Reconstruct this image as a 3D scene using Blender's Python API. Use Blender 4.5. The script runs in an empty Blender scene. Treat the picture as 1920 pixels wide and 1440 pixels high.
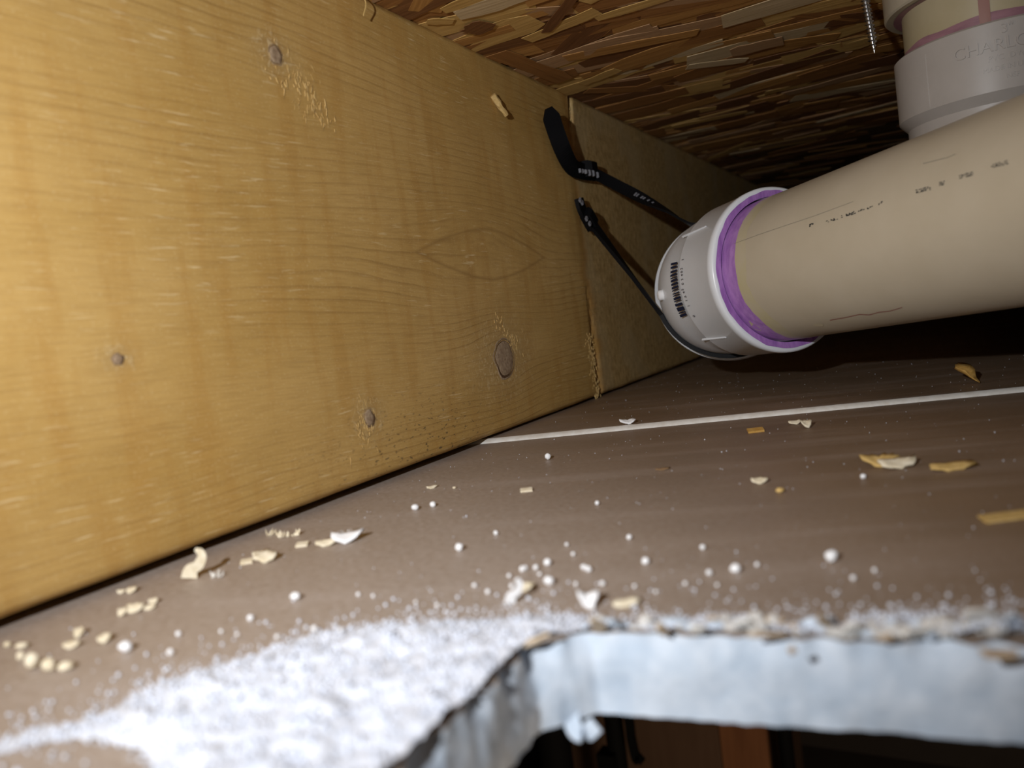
import bpy, bmesh, math, random
import numpy as np
from mathutils import Vector, Matrix, noise
random.seed(7)
SC = bpy.context.scene
COL = SC.collection
# ------------------------------------------------------------------ camera
F, HS = 1450.0, -0.13                    # focal length in px, slope of the horizon in the photo
CAM = Vector((0, 0, 0.0688))             # lens is 69 mm above the back of the drywall
v1 = Vector((1755 - 960, 720 - 505, -F))             # vanishing point of the joist
nrm = v1.cross(v1 + Vector((1, -HS, 0)) * 500).normalized()
if nrm.y < 0: nrm = -nrm
fw = v1.normalized()
MM = Matrix((fw.cross(nrm), fw, nrm))    # camera -> world
cd = bpy.data.cameras.new('camera'); cam = bpy.data.objects.new('camera', cd); COL.objects.link(cam)
cd.sensor_width = 36; cd.lens = 36 * F / 1920; cd.clip_start = 0.005
cam.matrix_world = Matrix.Translation(CAM) @ MM.to_4x4()
cd.dof.use_dof = True; cd.dof.focus_distance = 0.46; cd.dof.aperture_fstop = 9.0
SC.camera = cam
# ------------------------------------------------------------------ light and exposure
SC.view_settings.view_transform = 'Standard'; SC.view_settings.look = 'None'
SC.view_settings.gamma = 1; SC.view_settings.use_curve_mapping = False
SC.view_settings.exposure = 0.0
w = bpy.data.worlds.new('world'); SC.world = w; w.use_nodes = True
w.node_tree.nodes['Background'].inputs[0].default_value = (0.01, 0.011, 0.013, 1)
w.node_tree.nodes['Background'].inputs[1].default_value = 0.05
def lamp(name, typ, loc, energy, color, aim=None, **kw):
    d = bpy.data.lights.new(name, typ); d.energy = energy; d.color = color
    for k, v in kw.items(): setattr(d, k, v)
    o = bpy.data.objects.new(name, d); COL.objects.link(o); o.location = loc
    if aim is not None: o.rotation_euler = (Vector(aim) - Vector(loc)).to_track_quat('-Z', 'Y').to_euler()
    return o
lamp('phone_flash', 'SPOT', (-0.066, -0.105, 0.150), 7.3, (0.96, 0.98, 1.0), aim=(-0.215, 0.42, 0.095),
     spot_size=math.radians(96), spot_blend=1.0, shadow_soft_size=0.004)
lamp('room_fill', 'POINT', (0.25, 0.4, -1.1), 34.0, (1.0, 0.8, 0.6), shadow_soft_size=0.1)  # added fill, no such source known; brightens the room below
# ------------------------------------------------------------------ pixel helpers
def ray(x, y): return (MM @ Vector((x - 960, 720 - y, -F))).normalized()
def onz(x, y, z=0.0):
    d = ray(x, y); return CAM + d * ((z - CAM.z) / d.z)
def onx(x, y, X):
    d = ray(x, y); return CAM + d * ((X - CAM.x) / d.x)
def ony(x, y, Y):
    d = ray(x, y); return CAM + d * ((Y - CAM.y) / d.y)
def proj(p):
    c = MM.transposed() @ (Vector(p) - CAM); return (960 + F * c.x / -c.z, 720 - F * c.y / -c.z)
XJ, H = -0.240, 0.2405                   # joist face, underside of the subfloor
T = 0.0180                               # drywall thickness
# ------------------------------------------------------------------ materials
def mat(name, col=(.5, .5, .5), rough=.6, spec=.4, metal=0.0):
    m = bpy.data.materials.new(name); m.use_nodes = True
    b = m.node_tree.nodes['Principled BSDF']
    b.inputs['Base Color'].default_value = (*col, 1); b.inputs['Roughness'].default_value = rough
    b.inputs['Specular IOR Level'].default_value = spec; b.inputs['Metallic'].default_value = metal
    return m
class G:                                  # small node-graph helper
    def __init__(s, m): s.nt = m.node_tree; s.b = s.nt.nodes['Principled BSDF']
    def n(s, t, **kw):
        x = s.nt.nodes.new(t)
        for k, v in kw.items(): setattr(x, k, v)
        return x
    def put(s, sock, v):
        if hasattr(v, 'links') or isinstance(v, bpy.types.NodeSocket): s.nt.links.new(v, sock)
        elif v is not None: sock.default_value = v
    def math(s, op, a, b=None, c=None, clamp=False):
        x = s.n('ShaderNodeMath', operation=op, use_clamp=clamp)
        for i, v in enumerate((a, b, c)): s.put(x.inputs[i], v)
        return x.outputs[0]
    def pos(s): return s.n('ShaderNodeNewGeometry').outputs['Position']
    def obj(s): return s.n('ShaderNodeTexCoord').outputs['Object']
    def xyz(s, v):
        x = s.n('ShaderNodeSeparateXYZ'); s.put(x.inputs[0], v); return x.outputs
    def comb(s, a, b, c):
        x = s.n('ShaderNodeCombineXYZ')
        for i, v in enumerate((a, b, c)): s.put(x.inputs[i], v)
        return x.outputs[0]
    def scale(s, v, sc):
        x = s.n('ShaderNodeVectorMath', operation='MULTIPLY'); s.put(x.inputs[0], v); x.inputs[1].default_value = sc; return x.outputs[0]
    def noise(s, v, scale=1, detail=3, rough=.5, dist=0):
        x = s.n('ShaderNodeTexNoise'); s.put(x.inputs['Vector'], v); x.inputs['Scale'].default_value = scale
        x.inputs['Detail'].default_value = detail; x.inputs['Roughness'].default_value = rough; x.inputs['Distortion'].default_value = dist
        return x.outputs['Fac']
    def ramp(s, f, stops):
        x = s.n('ShaderNodeValToRGB'); s.put(x.inputs[0], f); e = x.color_ramp.elements
        while len(e) > 1: e.remove(e[-1])
        for i, (p, c) in enumerate(stops):
            q = e[0] if i == 0 else e.new(p)
            q.position = p; q.color = (*c, 1) if hasattr(c, '__len__') else (c, c, c, 1)
        return x.outputs[0]
    def mix(s, f, a, b, mode='MIX'):
        x = s.n('ShaderNodeMix', data_type='RGBA', blend_type=mode)
        s.put(x.inputs[0], f)
        for i, v in ((6, a), (7, b)):
            s.put(x.inputs[i], (*v, 1) if isinstance(v, tuple) and len(v) == 3 else v)
        return x.outputs[2]
    def bump(s, h, strength=.3, dist=.001):
        x = s.n('ShaderNodeBump'); s.put(x.inputs['Height'], h); x.inputs['Strength'].default_value = strength; x.inputs['Distance'].default_value = dist
        s.nt.links.new(x.outputs[0], s.b.inputs['Normal'])
    def color(s, c): s.nt.links.new(c, s.b.inputs['Base Color'])
    def rough(s, c): s.nt.links.new(c, s.b.inputs['Roughness'])

# knots on the joist face: pixel centre, half width / half height in px
KNOTS = [(516, 103, 13, 19), (946, 671, 19, 35), (692, 783, 10, 19), (221, 673, 11, 11)]
KN = []
for kx, ky, a, b in KNOTS:
    c = onx(kx, ky, XJ); e = onx(kx + a, ky, XJ); g = onx(kx, ky + b, XJ)
    KN.append((c, abs(e.y - c.y), abs(g.z - c.z)))
YS = 0.568                                # where the torn, wild-grained stretch of the joist starts
def wood_joist():
    m = mat('joist_wood', rough=.62, spec=.3); g = G(m)
    P = g.pos(); x, y, z = g.xyz(P)
    bend = g.math('MULTIPLY', g.math('SUBTRACT', g.noise(g.comb(0.0, g.math('MULTIPLY', y, 2.2), g.math('MULTIPLY', z, 7.0)), 1, 2), .5), .035)
    zz = g.math('ADD', z, bend)
    knot = None
    for c, ry, rz in KN + [(onx(905, 476, XJ), .10, .017)]:
        dy = g.math('DIVIDE', g.math('SUBTRACT', y, c.y), ry * 2.6 if ry < .09 else ry); dz = g.math('DIVIDE', g.math('SUBTRACT', z, c.z), rz * 2.0)
        d2 = g.math('ADD', g.math('MULTIPLY', dy, dy), g.math('MULTIPLY', dz, dz))
        push = g.math('MULTIPLY', g.math('DIVIDE', 1.0, g.math('ADD', 1.0, g.math('MULTIPLY', d2, 1.5))), rz * 1.3)
        sgn = g.math('SIGN', dz)
        zz = g.math('SUBTRACT', zz, g.math('MULTIPLY', sgn, g.math('MULTIPLY', push, g.math('SUBTRACT', 1.0, g.math('EXPONENT', g.math('MULTIPLY', g.math('MULTIPLY', dz, dz), -3.0))))))
        halo = g.math('EXPONENT', g.math('MULTIPLY', d2, -1.2))
        if ry < .09: knot = halo if knot is None else g.math('MAXIMUM', knot, halo)
    # growth rings: thin darker lines, spacing varies
    wob = g.math('MULTIPLY', g.noise(g.comb(0.0, g.math('MULTIPLY', y, 9.0), g.math('MULTIPLY', z, 40.0)), 1, 3), .006)
    ph = g.math('ADD', zz, wob)
    sp = g.math('FRACT', g.math('MULTIPLY', ph, 205.0))
    line = g.ramp(sp, [(0, 0.0), (.70, .05), (.88, .65), (.94, 1.0), (.98, .2), (1, 0.0)])
    gate = g.ramp(g.noise(g.comb(1.3, g.math('MULTIPLY', y, 8.0), g.math('MULTIPLY', z, 30.0)), 1, 3), [(.34, 0.0), (.66, 1.0)])
    line = g.math('MULTIPLY', line, gate)
    fine = g.noise(g.comb(0.0, g.math('MULTIPLY', y, 60.0), g.math('MULTIPLY', zz, 1400.0)), 1, 3, .6)
    blot = g.noise(g.comb(2.0, g.math('MULTIPLY', y, 75.0), g.math('MULTIPLY', z, 14.0)), 1, 3, .55)
    big = g.noise(g.comb(4.0, g.math('MULTIPLY', y, 7.0), g.math('MULTIPLY', z, 16.0)), 1, 3)
    col = g.mix(g.ramp(big, [(.3, 0.0), (.7, 1.0)]), (.50, .305, .088), (.60, .385, .135))
    col = g.mix(g.math('MULTIPLY', g.ramp(blot, [(.48, 0.0), (.62, 1.0)]), .40), col, (.46, .245, .055))
    col = g.mix(g.math('MULTIPLY', line, .46), col, (.23, .115, .028))
    col = g.mix(g.math('MULTIPLY', g.ramp(fine, [(.35, 1.0), (.55, 0.0)]), .28), col, (.30, .165, .045))
    # pale torn fibres, short dashes along the grain
    d1 = g.noise(g.comb(3.0, g.math('MULTIPLY', y, 62.0), g.math('MULTIPLY', zz, 900.0)), 1, 2)
    dash = g.ramp(d1, [(.62, 0.0), (.72, 1.0)])
    where = g.ramp(g.noise(g.comb(6.0, g.math('MULTIPLY', y, 12.0), g.math('MULTIPLY', z, 22.0)), 1, 2), [(.42, .15), (.6, 1.0)])
    dash = g.math('MULTIPLY', dash, where)
    col = g.mix(g.math('MULTIPLY', dash, .6), col, (.80, .62, .34))
    sk = g.ramp(g.noise(g.comb(7.0, g.math('MULTIPLY', y, 700.0), g.math('MULTIPLY', z, 1100.0)), 1, 2, .7), [(.58, 0.0), (.72, 1.0)])
    col = g.mix(g.math('MULTIPLY', sk, .30), col, (.82, .64, .36))
    ea, eb, et, eo = onx(785, 480, XJ), onx(1020, 478, XJ), onx(905, 430, XJ), onx(905, 520, XJ)
    dy = g.math('DIVIDE', g.math('SUBTRACT', y, (ea.y + eb.y) / 2), (eb.y - ea.y) / 2); dz = g.math('DIVIDE', g.math('SUBTRACT', g.math('ADD', z, g.math('MULTIPLY', bend, .25)), (et.z + eo.z) / 2), (et.z - eo.z) / 2)
    er = g.math('ADD', g.math('POWER', g.math('ABSOLUTE', dy), 1.6), g.math('ABSOLUTE', dz))
    eye = g.ramp(g.math('ABSOLUTE', g.math('SUBTRACT', g.math('ADD', er, g.math('MULTIPLY', wob, 25.0)), 1.08)), [(0, 1.0), (.05, .5), (.12, 0.0)])
    col = g.mix(g.math('MULTIPLY', eye, .45), col, (.24, .125, .035))
    # greyer halo around knots and rough light fibre beside them
    fib = g.noise(g.comb(5.0, g.math('MULTIPLY', y, 420.0), g.math('MULTIPLY', z, 300.0)), 1, 4, .7, 1.0)
    col = g.mix(g.math('MULTIPLY', knot, .45), col, (.36, .25, .12))
    kf = g.math('MULTIPLY', g.ramp(fib, [(.53, 0.0), (.63, 1.0)]), g.math('POWER', knot, .8))
    col = g.mix(g.math('MULTIPLY', kf, .8), col, (.80, .63, .36))
    # wild speckled stretch beyond the torn line
    edge = g.math('ADD', y, g.math('MULTIPLY', g.math('SUBTRACT', g.noise(g.comb(0.0, 0.0, g.math('MULTIPLY', z, 34.0)), 1, 3), .5), .05))
    wild = g.ramp(g.math('MULTIPLY', g.math('SUBTRACT', edge, YS), 40.0), [(0, 0.0), (.35, 1.0)])
    speck = g.noise(g.comb(8.0, g.math('MULTIPLY', y, 230.0), g.math('MULTIPLY', z, 150.0)), 1, 4, .7)
    wc = g.mix(g.ramp(speck, [(.36, 0.0), (.66, 1.0)]), (.38, .24, .088), (.72, .51, .23))
    patch = g.noise(g.comb(9.0, g.math('MULTIPLY', y, 20.0), g.math('MULTIPLY', z, 16.0)), 1, 2)
    wc = g.mix(g.math('MULTIPLY', g.ramp(patch, [(.5, 0.0), (.62, 1.0)]), .5), wc, (.58, .45, .25))
    col = g.mix(g.math('MULTIPLY', wild, .72), col, wc)
    near = g.ramp(g.math('MULTIPLY', g.math('ABSOLUTE', g.math('SUBTRACT', edge, YS + .004)), 90.0), [(0, 1.0), (1, 0.0)])
    col = g.mix(g.math('MULTIPLY', near, .55), col, (.46, .22, .05))
    # black mould specks low on the board
    ms = onx(800, 830, XJ)
    dy = g.math('DIVIDE', g.math('SUBTRACT', y, ms.y), .09); dz = g.math('DIVIDE', g.math('SUBTRACT', z, ms.z), .03)
    mreg = g.math('EXPONENT', g.math('MULTIPLY', g.math('ADD', g.math('MULTIPLY', dy, dy), g.math('MULTIPLY', dz, dz)), -1.5))
    msp = g.ramp(g.noise(g.comb(11.0, g.math('MULTIPLY', y, 260.0), g.math('MULTIPLY', z, 700.0)), 1, 2), [(.62, 0.0), (.68, 1.0)])
    col = g.mix(g.math('MULTIPLY', g.math('MULTIPLY', msp, mreg), .8), col, (.05, .04, .03))
    g.color(col)
    hgt = g.math('ADD', g.math('ADD', g.math('MULTIPLY', fine, .5), g.math('MULTIPLY', line, -.5)), g.math('ADD', g.math('MULTIPLY', kf, .8), g.math('MULTIPLY', g.math('MULTIPLY', speck, wild), 1.4)))
    g.bump(hgt, .35, .0008)
    return m
def m_simple_noise(name, c1, c2, scale=60, rough=.7, spec=.3, stretch=(1, 1, 1), bump=.2, bd=.0006, lo=.35, hi=.65):
    m = mat(name, c1, rough, spec); g = G(m)
    f = g.noise(g.scale(g.pos(), stretch), scale, 4, .6)
    g.color(g.mix(g.ramp(f, [(lo, 0.0), (hi, 1.0)]), c1, c2)); g.bump(f, bump, bd)
    return m
def m_drywall_paper():
    m = mat('drywall_back_paper', rough=.5, spec=.45); g = G(m)
    P = g.pos(); x, y, z = g.xyz(P)
    # seam direction is a few degrees off x: streaks of dust follow it
    v = g.math('SUBTRACT', y, g.math('MULTIPLY', x, .298)); u = g.math('ADD', x, g.math('MULTIPLY', y, .298))
    st = g.noise(g.comb(g.math('MULTIPLY', u, 5.0), g.math('MULTIPLY', v, 46.0), 0.0), 1, 4, .55)
    sp = g.noise(P, 1500, 2, .6); sp2 = g.noise(P, 420, 3, .6)
    col = g.mix(g.ramp(g.noise(P, 18, 3), [(.3, 0.0), (.7, 1.0)]), (.20, .128, .074), (.25, .165, .102))
    col = g.mix(g.math('MULTIPLY', g.ramp(st, [(.5, 0.0), (.74, 1.0)]), .42), col, (.40, .32, .27))
    col = g.mix(g.math('MULTIPLY', g.ramp(sp, [(.60, 0.0), (.70, 1.0)]), .30), col, (.60, .55, .52))
    # gypsum dust film, thicker towards the cut
    dl = g.math('MULTIPLY', g.math('SUBTRACT', .37, g.math('ADD', y, g.math('MULTIPLY', g.math('ADD', x, .1), 1.15))), 4.8, clamp=True)
    dl = g.math('MULTIPLY', dl, g.ramp(sp2, [(.3, .5), (.7, 1.0)]))
    col = g.mix(g.math('MULTIPLY', dl, .62), col, (.58, .52, .48))
    g.color(col); g.bump(g.math('ADD', sp, sp2), .15, .0004)
    g.rough(g.ramp(st, [(.3, .42), (.8, .62)]))
    return m
M = {}
M['joist'] = wood_joist()
M['rim'] = m_simple_noise('rim_wood', (.16, .09, .03), (.24, .14, .05), 8, stretch=(2, 2, 30))
M['paper'] = m_drywall_paper()
M['gyp'] = m_simple_noise('gypsum', (.50, .58, .68), (.64, .70, .78), 130, .9, .1, bump=.5, bd=.001)
M['dust'] = m_simple_noise('gypsum_dust', (.64, .68, .77), (.78, .81, .89), 400, .95, .05, bump=.6, bd=.0008)
M['paint'] = m_simple_noise('ceiling_paint', (.55, .55, .55), (.6, .6, .6), 200, .8, .2)
M['edge'] = m_simple_noise('edge_paper', (.70, .66, .60), (.80, .78, .74), 200, .5, .5)
M['rub'] = m_simple_noise('gypsum_rubble', (.55, .53, .50), (.68, .66, .63), 300, .9, .05)
M['torn'] = m_simple_noise('torn_paper', (.42, .31, .21), (.60, .50, .38), 300, .8, .1)
M['knot'] = m_simple_noise('knot_wood', (.27, .18, .11), (.42, .31, .20), 500, .6, .3, bump=.5)
M['knot_rim'] = mat('knot_bark', (.10, .055, .03), .8, .1)
M['pvc'] = m_simple_noise('pvc_beige', (.47, .405, .30), (.50, .435, .33), 30, .33, .5, bump=.02)
M['pvcy'] = m_simple_noise('pvc_yellowed', (.42, .35, .21), (.46, .39, .25), 40, .35, .5, bump=.02)
M['pvcw'] = m_simple_noise('pvc_white', (.74, .77, .81), (.78, .80, .84), 40, .3, .5, bump=.02)
M['pvcg'] = m_simple_noise('pvc_grey_white', (.42, .38, .345), (.45, .41, .375), 40, .4, .45, bump=.02)
M['purple'] = m_simple_noise('primer_purple', (.30, .13, .42), (.44, .22, .55), 260, .35, .5, stretch=(1, 1, .3), bump=.1)
M['purple2'] = m_simple_noise('primer_dried', (.26, .13, .16), (.36, .19, .22), 200, .4, .4, stretch=(.3, .3, 1))
M['drip'] = mat('primer_drip', (.30, .14, .11), .35, .5)
M['yellow'] = m_simple_noise('cement_stain', (.48, .42, .24), (.50, .435, .31), 60, .35, .5)
M['ink'] = mat('black_ink', (.03, .03, .03), .7, .2)
M['navy'] = mat('barcode_ink', (.012, .016, .04), .6, .2)
M['inkfaint'] = mat('worn_ink', (.27, .24, .19), .6, .2)
M['nyl'] = mat('black_nylon', (.005, .005, .006), .55, .12)
M['nylm'] = mat('nylon_letter_glare', (.17, .17, .19), .25, .6)  # paler than the strap: glare on the raised letters put into the colour
M['steel'] = mat('zinc_steel', (.55, .55, .56), .3, .5, 1.0)
M['chipA'] = m_simple_noise('pale_wood', (.70, .60, .42), (.82, .74, .58), 400, .8, .1, bump=.3)
M['chipB'] = m_simple_noise('golden_wood', (.50, .33, .11), (.62, .43, .17), 400, .8, .1, bump=.3)
M['chipC'] = m_simple_noise('orange_wood', (.46, .25, .06), (.56, .34, .10), 400, .8, .1, bump=.3)
M['chipE'] = m_simple_noise('fibre_wood', (.48, .31, .11), (.60, .42, .18), 400, .8, .1)
M['chipD'] = m_simple_noise('brown_wood', (.20, .12, .06), (.27, .17, .09), 400, .8, .1)
M['white'] = mat('white_gypsum', (.85, .85, .86), .9, .1)
M['osb'] = m_simple_noise('osb_resin_base', (.06, .032, .012), (.16, .085, .03), 45, .75, .2, stretch=(.25, 1.6, 1), bump=.5)
STR = []
for i, (a, b) in enumerate([((.40, .19, .050), (.52, .27, .08)), ((.54, .32, .095), (.64, .41, .14)), ((.27, .115, .032), (.37, .17, .05)),
                            ((.56, .41, .22), (.66, .51, .31)), ((.15, .058, .019), (.22, .095, .032)), ((.42, .24, .12), (.50, .30, .15))]):
    m = mat('osb_strand_%d' % i, a, .6, .3); g = G(m)
    ob = g.obj(); x, y, z = g.xyz(ob)
    rnd = g.n('ShaderNodeObjectInfo').outputs['Random']
    f = g.noise(g.comb(g.math('MULTIPLY', x, 22.0), g.math('MULTIPLY', y, 420.0), g.math('MULTIPLY', rnd, 40.0)), 1, 4, .6)
    g.color(g.mix(g.ramp(f, [(.3, 0.0), (.7, 1.0)]), tuple(v * .85 for v in a), b)); g.bump(f, .4, .0006)
    STR.append(m)
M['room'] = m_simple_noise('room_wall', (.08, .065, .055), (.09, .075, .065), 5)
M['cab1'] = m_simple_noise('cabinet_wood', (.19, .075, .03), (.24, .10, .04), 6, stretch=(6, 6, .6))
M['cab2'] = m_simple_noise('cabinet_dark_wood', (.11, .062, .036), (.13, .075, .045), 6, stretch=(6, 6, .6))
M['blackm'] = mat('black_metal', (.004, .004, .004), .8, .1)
# ------------------------------------------------------------------ mesh helpers
def thing(name, loc, label=None, cat=None, group=None, kind=None):
    o = bpy.data.objects.new(name, None); COL.objects.link(o); o.location = loc; o.empty_display_size = .01
    return tag(o, label, cat, group, kind)
def tag(o, label=None, cat=None, group=None, kind=None):
    for k, v in (('label', label), ('category', cat), ('group', group), ('kind', kind)):
        if v: o[k] = v
    return o
def wloc(o):
    v = Vector(o.location)
    return v + wloc(o.parent) if o.parent else v
def mesh(name, vs, fs, m, parent=None, smooth=False, origin=None, mi=None):
    """world-space verts -> one object whose origin is the middle of its underside"""
    vs = [Vector(v) for v in vs]
    if origin is None:
        lo = [min(v[i] for v in vs) for i in range(3)]; hi = [max(v[i] for v in vs) for i in range(3)]
        origin = Vector(((lo[0] + hi[0]) / 2, (lo[1] + hi[1]) / 2, lo[2]))
    me = bpy.data.meshes.new(name); me.from_pydata([v - Vector(origin) for v in vs], [], fs)
    for q in (m if isinstance(m, list) else [m]): me.materials.append(q)
    if mi: me.polygons.foreach_set('material_index', mi)
    if smooth: me.polygons.foreach_set('use_smooth', [True] * len(me.polygons))
    me.update()
    o = bpy.data.objects.new(name, me); COL.objects.link(o)
    if parent: o.parent = parent; o.location = Vector(origin) - wloc(parent)
    else: o.location = origin
    return o
def recalc(o):
    bm = bmesh.new(); bm.from_mesh(o.data); bmesh.ops.recalc_face_normals(bm, faces=bm.faces); bm.to_mesh(o.data); bm.free(); return o
def box(lo, hi):
    x0, y0, z0 = lo; x1, y1, z1 = hi
    v = [(x0, y0, z0), (x1, y0, z0), (x1, y1, z0), (x0, y1, z0), (x0, y0, z1), (x1, y0, z1), (x1, y1, z1), (x0, y1, z1)]
    return v, [(3, 2, 1, 0), (4, 5, 6, 7), (0, 1, 5, 4), (1, 2, 6, 5), (2, 3, 7, 6), (3, 0, 4, 7)]
def frame(ax):
    ax = Vector(ax).normalized(); u = ax.cross(Vector((0, 0, 1)))
    if u.length < .1: u = Vector((1, 0, 0))
    u.normalize(); return u, u.cross(ax).normalized(), ax      # right, up-ish, along
def sweep(stations, seg=64, a0=0, a1=2 * math.pi):
    """stations: (centre, axis, radius) rings joined to one skin"""
    vs, fs = [], []; full = abs(a1 - a0 - 2 * math.pi) < 1e-6; n = seg if full else seg + 1
    for c, ax, r in stations:
        u, v, _ = frame(ax)
        for k in range(n):
            t = a0 + (a1 - a0) * k / seg; rr = r(t) if callable(r) else r
            vs.append(Vector(c) + (u * math.cos(t) + v * math.sin(t)) * rr)
    for i in range(len(stations) - 1):
        for k in range(seg):
            k2 = (k + 1) % n
            fs.append((i * n + k, i * n + k2, (i + 1) * n + k2, (i + 1) * n + k))
    return vs, fs
def ribbon(pts, widths, wdirs, thick):
    vs, fs = [], []
    for i, p in enumerate(pts):
        p = Vector(p); t = (Vector(pts[min(i + 1, len(pts) - 1)]) - Vector(pts[max(i - 1, 0)])).normalized()
        wd = Vector(wdirs[i]); wd = (wd - t * wd.dot(t)).normalized(); n = t.cross(wd)
        a, b = wd * widths[i] / 2, n * thick / 2
        vs += [p - a - b, p + a - b, p + a + b, p - a + b]
    for i in range(len(pts) - 1):
        for k in range(4): fs.append((4 * i + k, 4 * i + (k + 1) % 4, 4 * i + 4 + (k + 1) % 4, 4 * i + 4 + k))
    e = 4 * (len(pts) - 1); fs += [(3, 2, 1, 0), (e, e + 1, e + 2, e + 3)]
    return vs, fs
def bez(pts, n):
    """Catmull-Rom through points"""
    P = [Vector(p) for p in pts]; P = [2 * P[0] - P[1]] + P + [2 * P[-1] - P[-2]]; out = []
    for i in range(1, len(P) - 2):
        for k in range(n):
            t = k / n; a, b, c, d = P[i - 1], P[i], P[i + 1], P[i + 2]
            out.append(.5 * ((2 * b) + (c - a) * t + (2 * a - 5 * b + 4 * c - d) * t * t + (3 * b - a - 3 * c + d) * t ** 3))
    return out + [P[-2]]
def text_mesh(s, size):
    cu = bpy.data.curves.new('t', 'FONT'); cu.body = s; cu.size = size; cu.align_x = 'CENTER'; cu.resolution_u = 3; cu.extrude = 0
    o = bpy.data.objects.new('t', cu); COL.objects.link(o)
    dg = bpy.context.evaluated_depsgraph_get(); me = o.evaluated_get(dg).to_mesh()
    v = [tuple(p.co) for p in me.vertices]; f = [tuple(p.vertices) for p in me.polygons]
    o.evaluated_get(dg).to_mesh_clear(); bpy.data.objects.remove(o); bpy.data.curves.remove(cu)
    return v, f
def thicken(vs, fs, off):
    """flat decal verts + outward offsets -> raised lettering"""
    n = len(vs); V = list(vs) + [Vector(v) + o for v, o in zip(vs, off)]
    cnt = {}
    for f in fs:
        for i in range(len(f)):
            e = (f[i], f[(i + 1) % len(f)]); cnt[e] = cnt.get(e, 0) + 1
    FS = [tuple(n + i for i in f) for f in fs]
    for (a, b) in cnt:
        if (b, a) not in cnt: FS.append((a, b, n + b, n + a))
    return V, FS
def nz(p, s=1.0): return noise.noise(Vector(p) * s)

# ================================================================== THE SETTING
# ---- near drywall sheet with the hole cut in it (seen from its brown back)
sA, sB = onz(950, 828), onz(1920, 735)
sd = (sB - sA).normalized(); sn = Vector((-sd.y, sd.x, 0))
def seam_at(x): return sA.y + (x - sA.x) * sd.y / sd.x
HX0, HX1, HY0, HY1 = -0.0797, 0.30, -0.30, 0.1545
def hole_loop():
    pts = []
    def seg(a, b, step, amp, sl):
        n = max(2, int((Vector(b) - Vector(a)).length / step))
        for i in range(n):
            p = Vector(a).lerp(Vector(b), i / n); pts.append((p, amp, sl))
    seg((HX0, HY0, 0), (HX0, .05, 0), .01, .001, (-1, 0)); seg((HX0, .05, 0), (HX0 - .0008, .137, 0), .0011, .0016, (-1, 0))
    seg((HX0 - .0008, .137, 0), (-.0715, .1475, 0), .001, .0012, (-.7, .7)); seg((-.0715, .1475, 0), (.12, .171, 0), .0011, .0013, (-.1, 1))
    seg((.12, .171, 0), (HX1, .172, 0), .01, .001, (0, 1)); seg((HX1, .172, 0), (HX1, HY0, 0), .02, .0005, (1, 0)); seg((HX1, HY0, 0), (HX0, HY0, 0), .02, .0005, (0, -1))
    return pts
HL = hole_loop()
lev = [0, -.0009, -.003, -.006, -.0095, -.013, -.0165, -T]
rings = []
for li, z in enumerate(lev):
    r = []
    for p, amp, sl in HL:
        s = Vector((sl[0], sl[1], 0))
        crumble = (abs(nz((p.x, p.y, 3), 120)) * 2.2 + .25 * abs(nz((p.x, p.y, 9), 420))) if li <= 1 else (.9 * abs(nz((p.x, p.y, 3), 120)) if li == 2 else 0)
        d = nz((p.x, p.y, z * 1.5), 90) * amp * .7 + nz((p.x, p.y, z), 330) * amp * .45 + crumble * amp * 1.5
        r.append(p + s * d + Vector((0, 0, z)))
    rings.append(r)
N = len(HL)
ceil = None
def ceiling_sheet():
    bm = bmesh.new()
    inner = [bm.verts.new(v) for v in rings[0]]
    out = [(-1.3, -1.0), (1.4, -1.0), (1.4, seam_at(1.4) - .0004), (-1.3, seam_at(-1.3) - .0004)]
    outer = []
    for i in range(4):
        a, b = Vector((*out[i], 0)), Vector((*out[(i + 1) % 4], 0))
        outer += [bm.verts.new(a.lerp(b, k / 12)) for k in range(12)]
    ed = [bm.edges.new((l[i], l[(i + 1) % len(l)])) for l in (inner, outer) for i in range(len(l))]
    bmesh.ops.triangle_fill(bm, edges=ed, use_beauty=True)
    bmesh.ops.recalc_face_normals(bm, faces=bm.faces)
    if sum(f.normal.z for f in bm.faces) < 0: bmesh.ops.reverse_faces(bm, faces=bm.faces)
    top_v = [tuple(v.co) for v in bm.verts]; bm.verts.index_update(); top_f = [tuple(v.index for v in f.verts) for f in bm.faces]
    bm.free()
    o = mesh('ceiling', top_v, top_f, M['paper'], origin=Vector((0, 0, 0)))
    tag(o, 'brown paper back of the ceiling drywall with a hole cut in it', 'ceiling', kind='structure')
    vs = [v for r in rings for v in r]; fs = []
    for li in range(len(lev) - 1):
        for k in range(N):
            k2 = (k + 1) % N; fs.append((li * N + k, li * N + k2, (li + 1) * N + k2, (li + 1) * N + k))
    c = mesh('gypsum_core', vs, fs, M['gyp'], o, smooth=True); tag(c, 'white gypsum core along the cut edge')
    # underside
    bm = bmesh.new(); inner = [bm.verts.new(v) for v in rings[-1]]
    outer = []
    for i in range(4):
        a, b = Vector((*out[i], -T)), Vector((*out[(i + 1) % 4], -T))
        outer += [bm.verts.new(a.lerp(b, k / 12)) for k in range(12)]
    ed = [bm.edges.new((l[i], l[(i + 1) % len(l)])) for l in (inner, outer) for i in range(len(l))]
    bmesh.ops.triangle_fill(bm, edges=ed, use_beauty=True); bm.verts.index_update()
    mesh('painted_face', [tuple(v.co) for v in bm.verts], [tuple(v.index for v in f.verts) for f in bm.faces], M['paint'], o); bm.free()
    return o
ceil = ceiling_sheet()
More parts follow.
